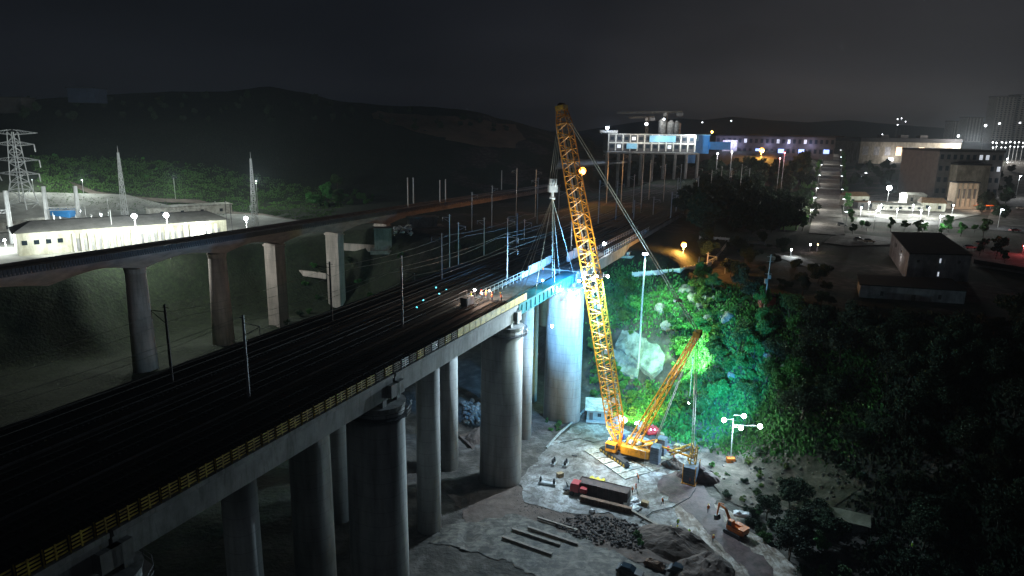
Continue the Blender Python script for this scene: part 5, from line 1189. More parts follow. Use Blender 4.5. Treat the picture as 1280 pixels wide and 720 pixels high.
# deck equipment: dark box, lamps on tripods
bxp = RW(80.5, -8.2, ZD+.25); t_ = thing('equipment_box', 'dark equipment box with rail frame on the deck left of the workers', 'equipment box', bxp, math.atan2(TY, TX))
MB().box((0, 0, .9), (3.0, 1.5, 1.7)).build('body', m_darkw, t_); k = MB()
for x_ in (-1.6, 1.6):
    for y_ in (-.9, .9): k.tube((x_, y_, 0), (x_, y_, 2.6), .05, 4)
for y_ in (-.9, .9): k.tube((-1.6, y_, 2.6), (1.6, y_, 2.6), .05, 4)
k.build('frame', m_wpanel, t_)
for s_, l_, w_, c_, lb, m_ in ((85.6, -9.2, 2200, (1, .86, .72), 'white tripod work lamp beside the lit catenary mast', m_e_work), (86.2, -6.2, 900, (1, .6, .35), 'warm orange tripod work lamp on the deck end', m_e_warm), (83.6, -6.6, 700, (1, .6, .45), 'small warm tripod lamp behind the crouching worker', m_e_warm)):
    t_ = thing('tripod_lamp', lb, 'work lamp', RW(s_, l_, ZD+.25)); k = MB()
    for a_ in (0, 2.1, 4.2): k.tube((.5*math.cos(a_), .5*math.sin(a_), 0), (0, 0, 1.6), .03, 4)
    k.build('tripod', m_dark, t_); MB().sphere((0, 0, 1.9), .2, 8, 5).build('lamp_head', m_, t_); light(t_, (.1, -.35, 2.3), w_, c_, .2)
for q, (u, v) in enumerate(((558, 363), (549, 368), (529, 376), (521, 385), (545, 360))):
    p = az(u, v, ZD+.3); o = MB().sphere((0, 0, .12), .16, 8, 5); o.tube((0, 0, -.25), (0, 0, .1), .05, 5); o = o.build('marker_light', m_e_cyan, None, (0, 0, 0)); o.location = p; tag(o, f'small blue marker light on the dark deck, {ORD[q]} of five' , 'marker light', 'blue marker lights on the deck')
msp = thing('viaduct_fill_lamp', 'added fill lamp on a post at the far left edge of the parallel viaducts', 'floodlight', RW(92, -30.5, ZD+6))
MB().box((-.3, 0, 0), (.3, .7, .5)).build('lamp_head', m_dark, msp); MB().tube((0, 0, -6), (0, 0, .2), .07, 6).build('post', m_steel, msp)
light(msp, (-.8, 0, 0), 9000, (1, .86, .80), .3, spot=R(66), aim=(-91, 46, -12))  # made-up lamp, added to light the left viaduct's piers and girder
# ------------------------------------------------------------------ orange excavator
def excavator(p, rz):
    t_ = thing('excavator', 'orange tracked excavator with raised folded arm at the side of the haul road', 'excavator', p, rz)
    for y_ in (-1.05, 1.05):
        k = MB(); prof = [(-1.9, .45), (-1.6, .1), (1.6, .1), (1.9, .45), (1.6, .8), (-1.6, .8)]
        k.hexa([(a, y_-.28, b) for a, b in prof], [(a, y_+.28, b) for a, b in prof]); 
        for i in range(12): k.box((-1.5+i*.27, y_, .84), (.14, .6, .06))
        k.build('crawler_track', m_track, t_)
    k = MB(); k.box((-.3, 0, 1.35), (3.2, 2.3, .7)); k.hexa([(-2.1, -1.1, 1.0), (-1.2, -1.1, 1.0), (-1.2, 1.1, 1.0), (-2.1, 1.1, 1.0)], [(-2.2, -1.1, 2.1), (-1.0, -1.1, 2.1), (-1.0, 1.1, 2.1), (-2.2, 1.1, 2.1)]); k.box((-.3, -.6, 1.9), (1.4, 1.0, .5)); k.tube((0, 0, .7), (0, 0, 1.05), .7, 14); k.build('body', m_orange, t_)
    k = MB(); k.hexa([(.1, .2, 1.7), (1.4, .2, 1.7), (1.4, 1.1, 1.7), (.1, 1.1, 1.7)], [(.2, .25, 2.9), (1.1, .25, 2.9), (1.1, 1.05, 2.9), (.2, 1.05, 2.9)]); c_ = k.build('cab', m_orange, t_)
    k = MB(); k.box((.72, 1.09, 2.3), (.8, .06, .8)); k.box((1.25, .65, 2.3), (.12, .7, .85)); k.build('cab_window', m_glass, c_)
    k = MB(); k.tube((1.1, -.2, 1.5), (2.6, -.2, 4.0), .3, 6, .24); k.tube((2.6, -.2, 4.0), (4.0, -.2, 4.3), .24, 6, .18); k.build('boom', m_orange, t_)
    k = MB(); k.tube((4.0, -.2, 4.4), (4.3, -.2, 1.9), .2, 6, .13); k.tube((3.0, -.2, 4.7), (4.1, -.2, 4.5), .09, 5); k.build('stick', m_orange, t_)
    k = MB(); k.tube((1.5, -.2, 1.4), (2.2, -.2, 3.2), .09, 6); k.build('boom_cylinder', m_steel, t_)
    k = MB(); k.hexa([(3.7, -.75, 1.2), (4.5, -.75, .9), (4.5, .35, .9), (3.7, .35, 1.2)], [(4.0, -.75, 2.0), (4.6, -.75, 1.9), (4.6, .35, 1.9), (4.0, .35, 2.0)]); k.build('bucket', m_dark, t_)
ex = az(919, 668, .2); excavator(ex, 2.25)
# little bank shed, two tarps, parked vehicles cut at the bottom
p = G(1052, 660); t_ = thing('bank_shed', 'small grey shed with pale pitched roof among the dark bushes lower right', 'shed', p, -.45)
MB().box((0, 0, .9), (8.4, 2.8, 2.6)).build('wall', m_greyw, t_); k = MB(); k.hexa([(-4.6, -1.9, 2.15), (4.6, -1.9, 2.15), (4.6, 1.9, 2.5), (-4.6, 1.9, 2.5)], [(-4.6, -1.9, 2.3), (4.6, -1.9, 2.3), (4.6, 1.9, 2.7), (-4.6, 1.9, 2.7)]); k.build('roof', m_tanw, t_); MB().box((1.2, -1.43, .9), (1.0, .08, 1.9)).build('door', m_darkw, t_)
def low_thing(u, v, size, rz, name, label, cat, mat, z=.2, seed=0):
    rnd = random.Random(seed); bm = bmesh.new(); bmesh.ops.create_cube(bm, size=1); bmesh.ops.subdivide_edges(bm, edges=bm.edges, cuts=3, use_grid_fill=True)
    for v_ in bm.verts:
        f_ = 1-.35*max(0, v_.co.z)*2; v_.co.x *= size[0]*f_; v_.co.y *= size[1]*f_; v_.co.z = (v_.co.z+.5)*size[2]*(1+rnd.uniform(-.18, .18)); v_.co.x += rnd.uniform(-.05, .05)*size[0]; v_.co.y += rnd.uniform(-.05, .05)*size[1]
    m_ = bpy.data.meshes.new(name); bm.to_mesh(m_); bm.free(); m_.materials.append(mat); o = bpy.data.objects.new(name, m_); COL.objects.link(o); p = az(u, v, z); o.location = p; o.rotation_euler = (0, 0, rz); tag(o, label, cat); return o
low_thing(928, 645, (3.2, 1.4, .9), -.3, 'tarpaulin_heap', 'white tarpaulin heap just beyond the excavator arm', 'tarpaulin', m_tarp, 1.0, 3)
low_thing(789, 629, (3.4, 2.4, 1.0), .3, 'sack_heap', 'heap of pale sacks at the right end of the brown formwork box', 'sacks', m_tarp, .2, 4)
low_thing(793, 636, (2.2, 2.0, .6), .9, 'grey_sack_heap', 'smaller grey heap in front of the pale sacks', 'sacks', m_steel, .2, 5)
low_thing(740, 640, (.9, .9, .6), .9, 'white_bag', 'single small white bag left on the pad below the rusty girder', 'bag', m_tarp, .2, 6)
low_thing(775, 528, (3.0, 2.0, 1.8), .4, 'machine_cover', 'pale covered machine beside the boom foot', 'machine', m_tarp, .2, 7)
low_thing(815, 541, (3.2, 2.0, 1.7), .2, 'red_compressor', 'red compressor lit violet behind the crane body', 'compressor', m_red, .3, 8)
low_thing(800, 536, (1.6, 1.6, 1.8), .2, 'white_tank', 'round pale tank left of the red compressor', 'tank', m_steel, .3, 9)
low_thing(848, 571, (2.0, 1.4, 1.4), .2, 'white_generator', 'white generator between the two counterweight stacks', 'generator', m_tarp, .3, 10)
p = az(816, 537, 3.0); t_ = thing('violet_beacon', 'pair of violet lamps glowing on the red compressor', 'beacon', p)
for q in (-.45, .45): MB().sphere((q, 0, 0), .18, 8, 5).build('lamp', m_e_violet, t_)
light(t_, (0, -.5, .5), 420, (.55, .3, 1), .2)
def car(p, rz, mat, label, group=None, long=4.5, tall=1.45, kind='car'):
    t_ = thing('parked_car' if kind == 'car' else 'parked_truck', label, kind, p, rz, group); L_ = long/2
    k = MB(); pr = [(-L_, .35), (-L_, .85), (-L_+.3, .95), (L_-1.1, .9), (L_, .75), (L_, .35)]; A = [(x, -.88, z) for x, z in pr]; B = [(x, .88, z) for x, z in pr]; k.hexa(A, B); k.build('body', mat, t_)
    k = MB(); k.hexa([(-L_+.35, -.82, .93), (L_-1.3, -.82, .9), (L_-1.3, .82, .9), (-L_+.35, .82, .93)], [(-L_+.9, -.66, tall), (L_-2.1, -.66, tall), (L_-2.1, .66, tall), (-L_+.9, .66, tall)]); k.build('cabin_glass', m_glass, t_)
    k = MB()
    for x_ in (-L_+.9, L_-.95):
        for y_ in (-.82, .82): k.tube((x_, y_-.1, .33), (x_, y_+.1, .33), .33, 12)
    k.build('wheels', m_rubber, t_); return t_
car(az(852, 719, 0)+Vector((0, 0, .1)), -.5, m_dark, 'dark car cut by the bottom edge beside the rounded soil mound', tall=1.6)
car(az(787, 718, 0)+Vector((0, 0, .1)), -.45, m_darkw, 'second dark car at the bottom edge, left of the rusty scrap', tall=1.5)
low_thing(818, 708, (3.4, 1.4, 1.0), -.6, 'rusty_scrap', 'rusty brown scrap piece lying near the bottom edge', 'scrap', m_rust, .2, 12)
# clutter round the crane
m_drum = M('blue_drum', (.03, .10, .35), .5, .3, 2); m_crate = M('site_crate', (.28, .20, .11), .9, .4, 3)
for q, (u, v, mm_) in enumerate(((838, 566, m_drum), (841, 568, m_drum), (835, 563, m_red), (831, 553, m_orange), (779, 548, m_drum), (776, 551, m_red), (853, 562, m_crate), (846, 560, m_crate), (827, 546, m_crate), (772, 541, m_crate), (700, 596, m_crate), (731, 606, m_drum), (806, 632, m_crate))):
    p = az(u, v, .2); k = MB()
    if mm_ is m_crate: k.box((0, 0, .45), (1.3, .9, .8), q); k.box((0, 0, .9), (1.4, 1.0, .1), q); k.box((0, 0, .02), (1.2, .8, .12), q); o = k.build('site_crate', mm_, None, (0, 0, 0)); nm_ = 'crate'
    else: k.tube((0, 0, 0), (0, 0, .95), .36, 12); k.tube((0, 0, .3), (0, 0, .34), .38, 12); k.tube((0, 0, .62), (0, 0, .66), .38, 12); k.tube((0, 0, .95), (0, 0, .97), .3, 12); o = k.build('steel_drum', mm_, None, (0, 0, 0)); nm_ = 'drum'
    o.location = p; tag(o, ['blue drum nearest the counterweight stacks', 'second blue drum beside the counterweight stacks', 'red drum left of the two blue drums', 'orange drum behind the crane body', 'blue drum at the boom foot', 'red drum at the boom foot', 'crate right of the white generator', 'crate left of the white generator', 'crate behind the crane slabs', 'crate between boom foot and cabin', 'lone crate on the open pad near the twin support frames', 'blue drum by the yellow tarpaulin', 'crate right of the pale sack heap'][q], nm_, 'drums and crates on the site')
k = MB(); hp_ = [az(u, v, .32) for u, v in ((700, 553), (725, 548), (742, 553), (760, 549), (775, 556))]; k.path(hp_, .07); tag(k.build('hose', m_rubber, None, hp_[0]), 'black hose curving over the pad from the cabin to the crane', 'hose')
k = MB(); hp_ = [az(u, v, .34) for u, v in ((870, 610), (862, 622), (840, 634), (815, 640), (800, 652), (826, 664))]; k.path(hp_, .09); tag(k.build('hose', m_rubber, None, hp_[0]), 'black hose crossing the red soil below the hanging counterweight stack', 'hose')
k = MB(); hp_ = [az(u, v, .3) for u, v in ((683, 560), (700, 541), (722, 522), (742, 500))]
for a_, b2 in zip(hp_, hp_[1:]): k.tube(a_, b2, .3, 5)
tag(k.build('kerb_wall', m_conc, None, hp_[0]), 'low pale kerb wall running from the pad edge up to the cabin', 'kerb')
# ------------------------------------------------------------------ terrace fence and things on the plateau edge
def fence_run(pts, zf, h_, mat, name, label, step=2.0, panel=True):
    P_ = [Vector(p) for p in pts]; o = thing(name, label, 'fence', P_[0], world=True); k = MB(); k2 = MB()
    for a, b in zip(P_, P_[1:]):
        n_ = max(1, int((b-a).length/step))
        for i in range(n_+1):
            q = a.lerp(b, i/n_); k.tube(q-Vector((0, 0, .4)), q+Vector((0, 0, h_+.25)), .09, 5)
        d_ = (b-a).normalized(); n2 = Vector((d_.y, -d_.x, 0))*.05
        if panel: k2.hexa([a-n2+Vector((0, 0, .1)), b-n2+Vector((0, 0, .1)), b+n2+Vector((0, 0, .1)), a+n2+Vector((0, 0, .1))], [x+Vector((0, 0, h_)) for x in (a-n2, b-n2, b+n2, a+n2)])
        else:
            for z_ in (.4, h_): k2.tube(a+Vector((0, 0, z_)), b+Vector((0, 0, z_)), .05, 4)
    k.build('post', mat, o); k2.build('panel' if panel else 'rail', mat, o)
def gp_(u, v): p = G(u, v); return p
fence_run([gp_(790, 348), gp_(822, 345), gp_(850, 342), gp_(872, 338), gp_(888, 333)], 0, 1.5, m_wpanel, 'terrace_fence', 'white panel fence along the plateau edge beside the orange lamp')
fence_run([gp_(889, 332), gp_(900, 318), gp_(912, 302)], 0, 1.2, m_wpanel, 'terrace_rail', 'thin rail climbing away from the right end of the white panel fence', 3, False)
fence_run([gp_(874, 299), gp_(900, 300), gp_(925, 302), gp_(935, 304), gp_(956, 306)], 0, 1.0, m_wpanel, 'low_wall_rail', 'low pale rail crossing the dark plateau above the fence', 4, True)
for q, (u, vb, vt, lb) in enumerate(((872, 347, 321, 'thin pole just right of the orange fence lamp'), (906, 342, 322, 'short thin pole between the fence and the brick hut'), (1001, 392, 376, 'short dim pole right of the brick hut'), (1209, 420, 396, 'faint pole in the dark right of the low building'), (966, 407, 392, 'tiny pole below the brick hut'))):
    b = G(u, vb); zt = ay(u, vt, b.y).z; pole_thing('utility_pole', lb, 'pole', b, max(2, zt-b.z), .14, .1)
b = G(954, 392); zt = ay(963, 318, b.y).z; t_ = pole_thing('utility_pole', 'tall leaning pale utility pole with a small transformer in front of the red brick hut', 'pole', b, zt-b.z, .17, .12)
t_.rotation_euler = (.0, .03, 0); k = MB(); hh_ = zt-b.z
for z_ in (hh_-.6, hh_-1.8, hh_-5): k.tube((-.9, 0, z_), (.9, 0, z_), .06, 4)
k.box((-.4, 0, hh_*.55), (.7, .5, 1.2)); k.box((.4, 0, hh_*.62), (.5, .5, .9)); k.build('transformer_box', m_steel, t_)
b = G(960, 386); t_ = thing('brick_hut', 'small red brick hut behind the tall leaning utility pole', 'hut', b, -.05); MB().box((0, 1.5, 1.5), (3.6, 3, 3.2)).build('wall', m_brick, t_); MB().box((0, 1.5, 3.2), (4.0, 3.4, .25)).build('roof', m_roofb, t_); MB().box((-.8, -.03, 1.1), (.9, .08, 2)).build('door', m_darkw, t_)
for q, (u, v, w_, c_, lb, m_) in enumerate(((988, 316, 1500, (.85, .95, 1), 'white lamp lighting a scrap of road left of the avenue foot', m_e_white), (1012, 309, 150, (1, .7, .8), 'small pinkish lamp on the plateau left of the avenue foot', m_e_white), (1021, 309, 150, (1, .7, .3), 'small amber lamp just right of the pinkish one', m_e_warm))):
    b = G(u, v+6); t_ = thing('yard_lamp', lb, 'lamp', b); MB().tube((0, 0, -.3), (0, 0, 2.6), .07, 5).build('pole', m_steel, t_); MB().sphere((0, -.1, 2.7), .3, 8, 5).build('lamp', m_, t_); light(t_, (0, -.5, 2.8), w_, c_, .2)
p0 = [G(u, v) for u, v in ((968, 318), (985, 316), (1010, 326), (1035, 336), (1030, 342), (1000, 332), (975, 324))]; drape('service_road', [(p.x, p.y) for p in p0], .3, m_pave, 'short lit scrap of pale road on the dark plateau', 4)

# ------------------------------------------------------------------ the town on the right
ZT = 31.0
# avenue: flat foot, then stair flights and landings up to the station square
def av(u, v, z): p = az(u, v, z); return (p.x, p.y)
avd = Vector((136.0, 330.0)); 
ac0 = az(1034, 281, ZT+.2); ac1 = az(1040, 193, 52); axv = Vector((ac1.x-ac0.x, ac1.y-ac0.y, 0)); AL = axv.length; axv.normalize(); axn = Vector((axv.y, -axv.x, 0))
def AV(s, l, z): return Vector((ac0.x+axv.x*s+axn.x*l, ac0.y+axv.y*s+axn.y*l, z))
def azr(s): return ZT+.25+ (0 if s < AL*.3 else (s-AL*.3)/(AL*.7)*(52.2-ZT))
lo = MB(); lo.hexa([AV(-34, -7, ZT-.5), AV(AL*.3, -7, ZT-.5), AV(AL*.3, 7, ZT-.5), AV(-34, 7, ZT-.5)], [AV(-34, -7, ZT+.25), AV(AL*.3, -7, ZT+.25), AV(AL*.3, 7, ZT+.25), AV(-34, 7, ZT+.25)])
for i in range(5): pass
struct('avenue', lo.build('avenue', m_pave, None, (ac0.x, ac0.y, ZT)), 'pale paved foot of the straight avenue')
st_ = MB(); fl = MB(); nf = 12; s0 = AL*.3; dl = AL*.7/nf
for i in range(nf):
    a = s0+i*dl; zb = azr(a); ze = azr(a+dl); m_ = a+dl*.5
    st_.hexa([AV(a, -7, zb-3), AV(m_, -7, zb-3), AV(m_, 7, zb-3), AV(a, 7, zb-3)], [AV(a, -7, zb), AV(m_, -7, zb), AV(m_, 7, zb), AV(a, 7, zb)])
    for j in range(10):
        q0 = m_+dl*.5*j/10; q1 = m_+dl*.5*(j+1)/10; z_ = zb+(ze-zb)*(j+1)/10
        fl.hexa([AV(q0+.003, -7, zb-3), AV(q1, -7, zb-3), AV(q1, 7, zb-3), AV(q0+.003, 7, zb-3)], [AV(q0+.003, -7, z_-.01), AV(q1, -7, z_-.01), AV(q1, 7, z_-.01), AV(q0+.003, 7, z_-.01)])
struct('stair_landing_pavement', st_.build('stairs', m_pave, None, (ac0.x, ac0.y, ZT)), 'pale landings of the long rising stairs at the end of the avenue')
struct('stair_flight_pavement', fl.build('stairs', m_paved, None, (ac0.x, ac0.y, ZT)), 'darker flights of the long rising stairs at the end of the avenue')
rnd = random.Random(5)
for side, nm_ in ((-1, 'left'), (1, 'right')):
    for i in range(15):
        s_ = -28+i*(AL+18)/14.5; p = AV(s_, side*10.0, 0); kk = plant('street', p.x, p.y, f'{ORD[i]} street tree from the near end on the {nm_} side of the avenue stairs', 'tree', 'street trees lining the avenue', rnd.uniform(.75, 1.05), max(HZ(p.x, p.y), azr(s_)-1.5), rnd)
lm = None
for i in range(7):
    for side, nm_ in ((-1, 'left'), (1, 'right')):
        s_ = i*AL/6.4; p = AV(s_, side*7.8, azr(s_)); t_ = thing('street_lamp', f'{ORD[i]} slim street lamp from the near end on the {nm_} side of the avenue stairs', 'street lamp', p, 0, 'street lamps of the avenue')
        MB().tube((0, 0, -1.5), (0, 0, 6.5), .1, 6).build('pole', m_steel, t_); MB().box((-side*.5, 0, 6.6), (1.2, .35, .15)).build('lamp_head', m_e_small, t_)
        if i < 7 and side == -1: light(t_, (1.6, 0, 6.2), 4200 if i < 6 else 12000, (1, .95, .86), .3)
gp2 = [AV(s_, -12, 0) for s_ in (-30, AL*.45)]+[AV(s_, -19, 0) for s_ in (AL*.45, -30)]
drape('verge_lawn', [(p.x, p.y) for p in gp2], .25, M('lawn', (.10, .30, .03), .8, .3, .5), 'strip of green lawn left of the avenue', 5)
b_ = G(1032, 265)
# helpers for town buildings
def quad_building(px, zt, zb, label, cat, mat, rmat, name, over=.4, para=.6):
    P_ = [az(u, v, zt) for u, v in px]; c = sum(P_, Vector((0, 0, 0)))/4; t_ = thing(name, label, cat, (c.x, c.y, zb), world=True)
    k = MB(); k.hexa([(p.x, p.y, zb) for p in P_], [(p.x, p.y, zt-.3) for p in P_]); k.build('wall', mat, t_)
    E_ = [c+(p-c)*(1+over/(p-c).length) for p in P_]; k = MB(); k.hexa([(p.x, p.y, zt-.297) for p in E_], [(p.x, p.y, zt) for p in E_]); rf = k.build('roof', rmat, t_)
    return t_, P_
def wall_box(parent, A, B, f0, f1, z0, z1, mat, name, out=.06):
    A = Vector((A[0], A[1], 0)); B = Vector((B[0], B[1], 0)); a = A.lerp(B, f0); b = A.lerp(B, f1); d = (B-A).normalized(); n = Vector((d.y, -d.x, 0))
    if n.y > 0 and abs(n.y) > .2: n = -n
    k = MB(); k.hexa([a+n*out+Vector((0, 0, z0)), b+n*out+Vector((0, 0, z0)), b-n*.2+Vector((0, 0, z0)), a-n*.2+Vector((0, 0, z0))], [a+n*out+Vector((0, 0, z1)), b+n*out+Vector((0, 0, z1)), b-n*.2+Vector((0, 0, z1)), a-n*.2+Vector((0, 0, z1))]); return k.build(name, mat, parent)
t_, P_ = quad_building(((1115, 290), (1176, 291), (1215, 318), (1137, 316)), 39.2, 30, 'two storey grey building with flat black roof and tiny lit stair windows', 'building', m_greyw, m_roofb, 'grey_building')
for f, z in ((.50, 36.4), (.57, 36.2), (.50, 32.4)): wall_box(t_, P_[3], P_[2], f, f+.025, z, z+1.3, m_e_win if f != .57 else m_whitewall, 'window')
for f in (.14, .80): wall_box(t_, P_[3], P_[2], f, f+.04, 36.4, 37.2, m_darkw, 'window')
for f in (.3, .6): wall_box(t_, P_[0], P_[3], f, f+.06, 36.2, 37.4, m_darkw, 'window')
p = P_[3].lerp(P_[0], .4)
light(t_, p+Vector((-2.5, -1, -4)), 160, (1, .95, .9), .2)
t_, P_ = quad_building(((1073, 343), (1188, 348), (1208, 363), (1076, 355)), 34.6, 30, 'long single storey grey building with black roof in front of the two storey one', 'building', m_greyw, m_roofb, 'low_grey_building')
for f in (.2, .75): wall_box(t_, P_[3], P_[2], f, f+.03, 31.8, 33.0, m_darkw, 'window')
wall_box(t_, P_[3], P_[2], .50, .54, 30, 32.6, m_darkw, 'door')
def facade(u0, u1, vb, vt, dep, zg, name, label, cat, mat, rmat, cols=0, rows=0, lit=(), wmat=None, lmat=None, roof_h=.6, Y=None, group=None, skew=0.):
    A = az(u0, vb, zg) if Y is None else ay(u0, vb, Y); B = az(u1, vb, zg) if Y is None else ay(u1, vb, Y)
    if Y is None: B = A+(B-A)*1.0; yy = (A.y+B.y)/2; A = ay(u0, vb, yy); B = ay(u1, vb, yy)
    zg = min(A.z, B.z) if Y is not None else zg
    zt = ay((u0+u1)/2, vt, A.y).z; W_ = (B.x-A.x); H_ = zt-zg; a_ = skew
    t_ = thing(name, label, cat, (A.x, A.y, zg), a_, group)
    MB().box((W_/2, dep/2, H_/2-1), (W_, dep, H_+2)).build('wall', mat, t_); MB().box((W_/2, dep/2, H_+roof_h/2+.003), (W_+1.2, dep+1.2, roof_h)).build('roof', rmat, t_)
    for r_ in range(rows):
        for c in range(cols):
            w_ = W_/cols; h_ = H_/rows; on = (c, r_) in lit
            MB().box((w_*(c+.5), -.04, h_*(r_+.55)), (w_*.5, .16, h_*.42)).build('window', (lmat or m_e_win) if on else (wmat or m_glass), t_)
    return t_, A, W_, H_
# station: long building with lit openings and blue signs
t_, A, W_, H_ = facade(893, 1042, 194, 171, 60, 52, 'station_building', 'long low station building with wide flat roof, lit windows and blue signs', 'station', m_darkw, m_roofb, 22, 2, {(c, 1) for c in (5, 11, 13, 16)}, roof_h=1.4, Y=600)
MB().box((W_*.5, -5, H_+1.2), (W_+4, 12, .8)).build('canopy', m_roofb, t_)
for f in (.36, .55, .72, .93): MB().box((W_*f, -1.2, H_*.28), (W_*.045, .5, H_*.2)).build('sign', m_e_blue, t_)
MB().box((W_*.12, -.5, H_*.45), (W_*.12, 1.0, H_*.7)).build('entrance_block', m_whitewall, t_)
for f in (.06, .13, .2, .45, .62, .8): light(t_, (W_*f, -5, H_*.6), 2200, (.55, .55, 1), .5)
# white and blue building under construction on stilts, silos, tower crane
t2, A2, W2_, H2_ = facade(760, 868, 188, 169, 30, 50, 'site_building', 'white framed building under construction with blue cladding at its right end', 'building', m_darkw, m_cabroof, 12, 2, {(1, 0), (3, 1), (6, 1), (8, 0)}, roof_h=.8, Y=500)
for i in range(13): MB().box((W2_*i/12, -.5, H2_/2), (.7, 1.0, H2_)).build('frame_column', m_whitewall, t2)
MB().box((W2_*.5, -.5, H2_*.5), (W2_, .9, .9)).build('floor_slab', m_whitewall, t2)
MB().box((W2_*.62, -1.1, H2_*.78), (W2_*.3, .4, H2_*.4)).build('blue_panel', m_lblue, t2); MB().box((W2_*.27, -1.1, H2_*.3), (W2_*.12, .4, H2_*.34)).build('blue_panel', m_lblue, t2)
k = MB(); k.box((W2_*.5, 3, -1.2), (W2_*1.05, 24, 1.2)); k.build('platform_slab', m_conc, t2)
for i in range(9):
    x_ = W2_*(-.02+i*.13); gx, gy = A2.x+x_, A2.y-6; zb = HZ(gx, gy)-A2.z-1; MB().tube((x_, -6, zb), (x_, -6, -1.8), 1.1, 8).build('stilt', m_conc, t2)
for f, w_, c_ in ((.1, 4000, (.8, .9, 1)), (.35, 3500, (1, .95, .85)), (.6, 4000, (.85, .95, 1)), (.85, 4000, (.85, .95, 1))): light(t2, (W2_*f, -9, H2_*.9), w_, c_, .5)
MB().box((W2_*.0, 4, H2_+2.0), (W2_*.2, 8, 1.6)).build('roof_scaffold', m_whitewall, t2); o = MB().sphere((-1, 2, H2_+4.5), 1.0, 8, 5).build('work_lamp', m_e_work, t2); light(t2, (-1, 0, H2_+5.5), 12000, (.55, .7, 1), .5)
t3, A3, W3, H3 = facade(843, 886, 188, 169, 22, 50, 'blue_annex', 'bright blue clad annex block right of the white framed building', 'building', m_blue, m_lblue, 0, 0, roof_h=.6, Y=505)
MB().box((W3*.5, -.35, H3*.8), (W3*.35, .7, H3*.35)).build('pale_panel', m_lblue, t3); MB().box((W3*.45, -2, -H3*.4), (W3*.28, 3, H3*.8)).build('stair_tower', m_blue, t3); MB().box((W3*1.3, 2, H3*.35), (W3*.6, 8, H3*.5)).build('side_block', m_blue, t3)
light(t3, (W3*.4, -9, H3*.9), 9000, (.85, .95, 1), .5); 
fan = MB(); fan.hexa([ay(694, 212, 470), ay(770, 205, 480), ay(790, 203, 500), ay(700, 200, 520)], [p+Vector((0, 0, 1.2)) for p in (ay(694, 212, 470), ay(770, 205, 480), ay(790, 203, 500), ay(700, 200, 520))])
o = fan.build('approach_deck', m_conc, None, ay(740, 205, 490)); tag(o, 'pale fan shaped concrete deck curving out left of the white framed building', 'deck')
t_ = thing('cement_silo', 'pair of pale lit cement silos standing behind the white framed building', 'silo', ay(834, 172, 540), world=True); b_ = ay(834, 172, 540)
for du, hh in ((827, 148), (838, 150), (845, 151)):
    p = ay(du, 172, 540); zt = ay(du, hh, 540).z; k = MB(); k.tube((p.x, p.y, p.z-6), (p.x, p.y, zt-2), 3.0, 14); k.tube((p.x, p.y, zt-2), (p.x, p.y, zt), 3.0, 14, .8); k.build('silo_body', m_cabroof, t_)
light(t_, ay(830, 146, 530), 4500, (.95, .97, 1), .5); MB().sphere(ay(830, 149, 534), .8, 8, 5).build('lamp', m_e_small, t_)
def tower_crane(u, vb, vt, ul, ur, Y, label):
    b = ay(u, vb, Y); zt = ay(u, vt, Y).z; t_ = thing('tower_crane', label, 'tower crane', b, world=True); k = MB(); lattice((b.x, b.y, HZ(b.x, b.y)-1), (b.x, b.y, zt), 2.0, 2.0, (0, 1, 0), 22, .2, .12, k, k); k.build('mast', m_tanw, t_)
    k = MB(); lattice(ay(ul, vt+1, Y), ay(ur, vt, Y), 1.1, 1.1, (0, 0, 1), 26, .16, .10, k, k); k.build('jib', m_tanw, t_)
    p = ay(ur, vt+1, Y); MB().box((p.x-2, p.y, p.z-1.4), (5, 2, 2.6)).build('counterweight', m_conc, t_); p = ay(u, vt+3, Y); MB().box((p.x, p.y, p.z), (2.4, 2.4, 2.6)).build('operator_cab', m_whitewall, t_)
tower_crane(831, 168, 140, 772, 853, 560, 'tower crane with long pale horizontal jib above the silos')
tower_crane(808, 170, 146, 786, 818, 620, 'smaller dim tower crane left of the silos')
p = ay(808, 155, 612); t_ = thing('mast_floodlight', 'white floodlight hanging on the smaller tower crane', 'floodlight', p); MB().sphere((0, 0, 0), 1.4, 8, 5).build('lamp', m_e_small, t_); k = MB(); k.tube((0, 0, 0), (0, 4, 1), .2, 5); k.build('bracket', m_dark, t_); light(t_, (0, -2, 0), 3500, (.9, .95, 1), .5)
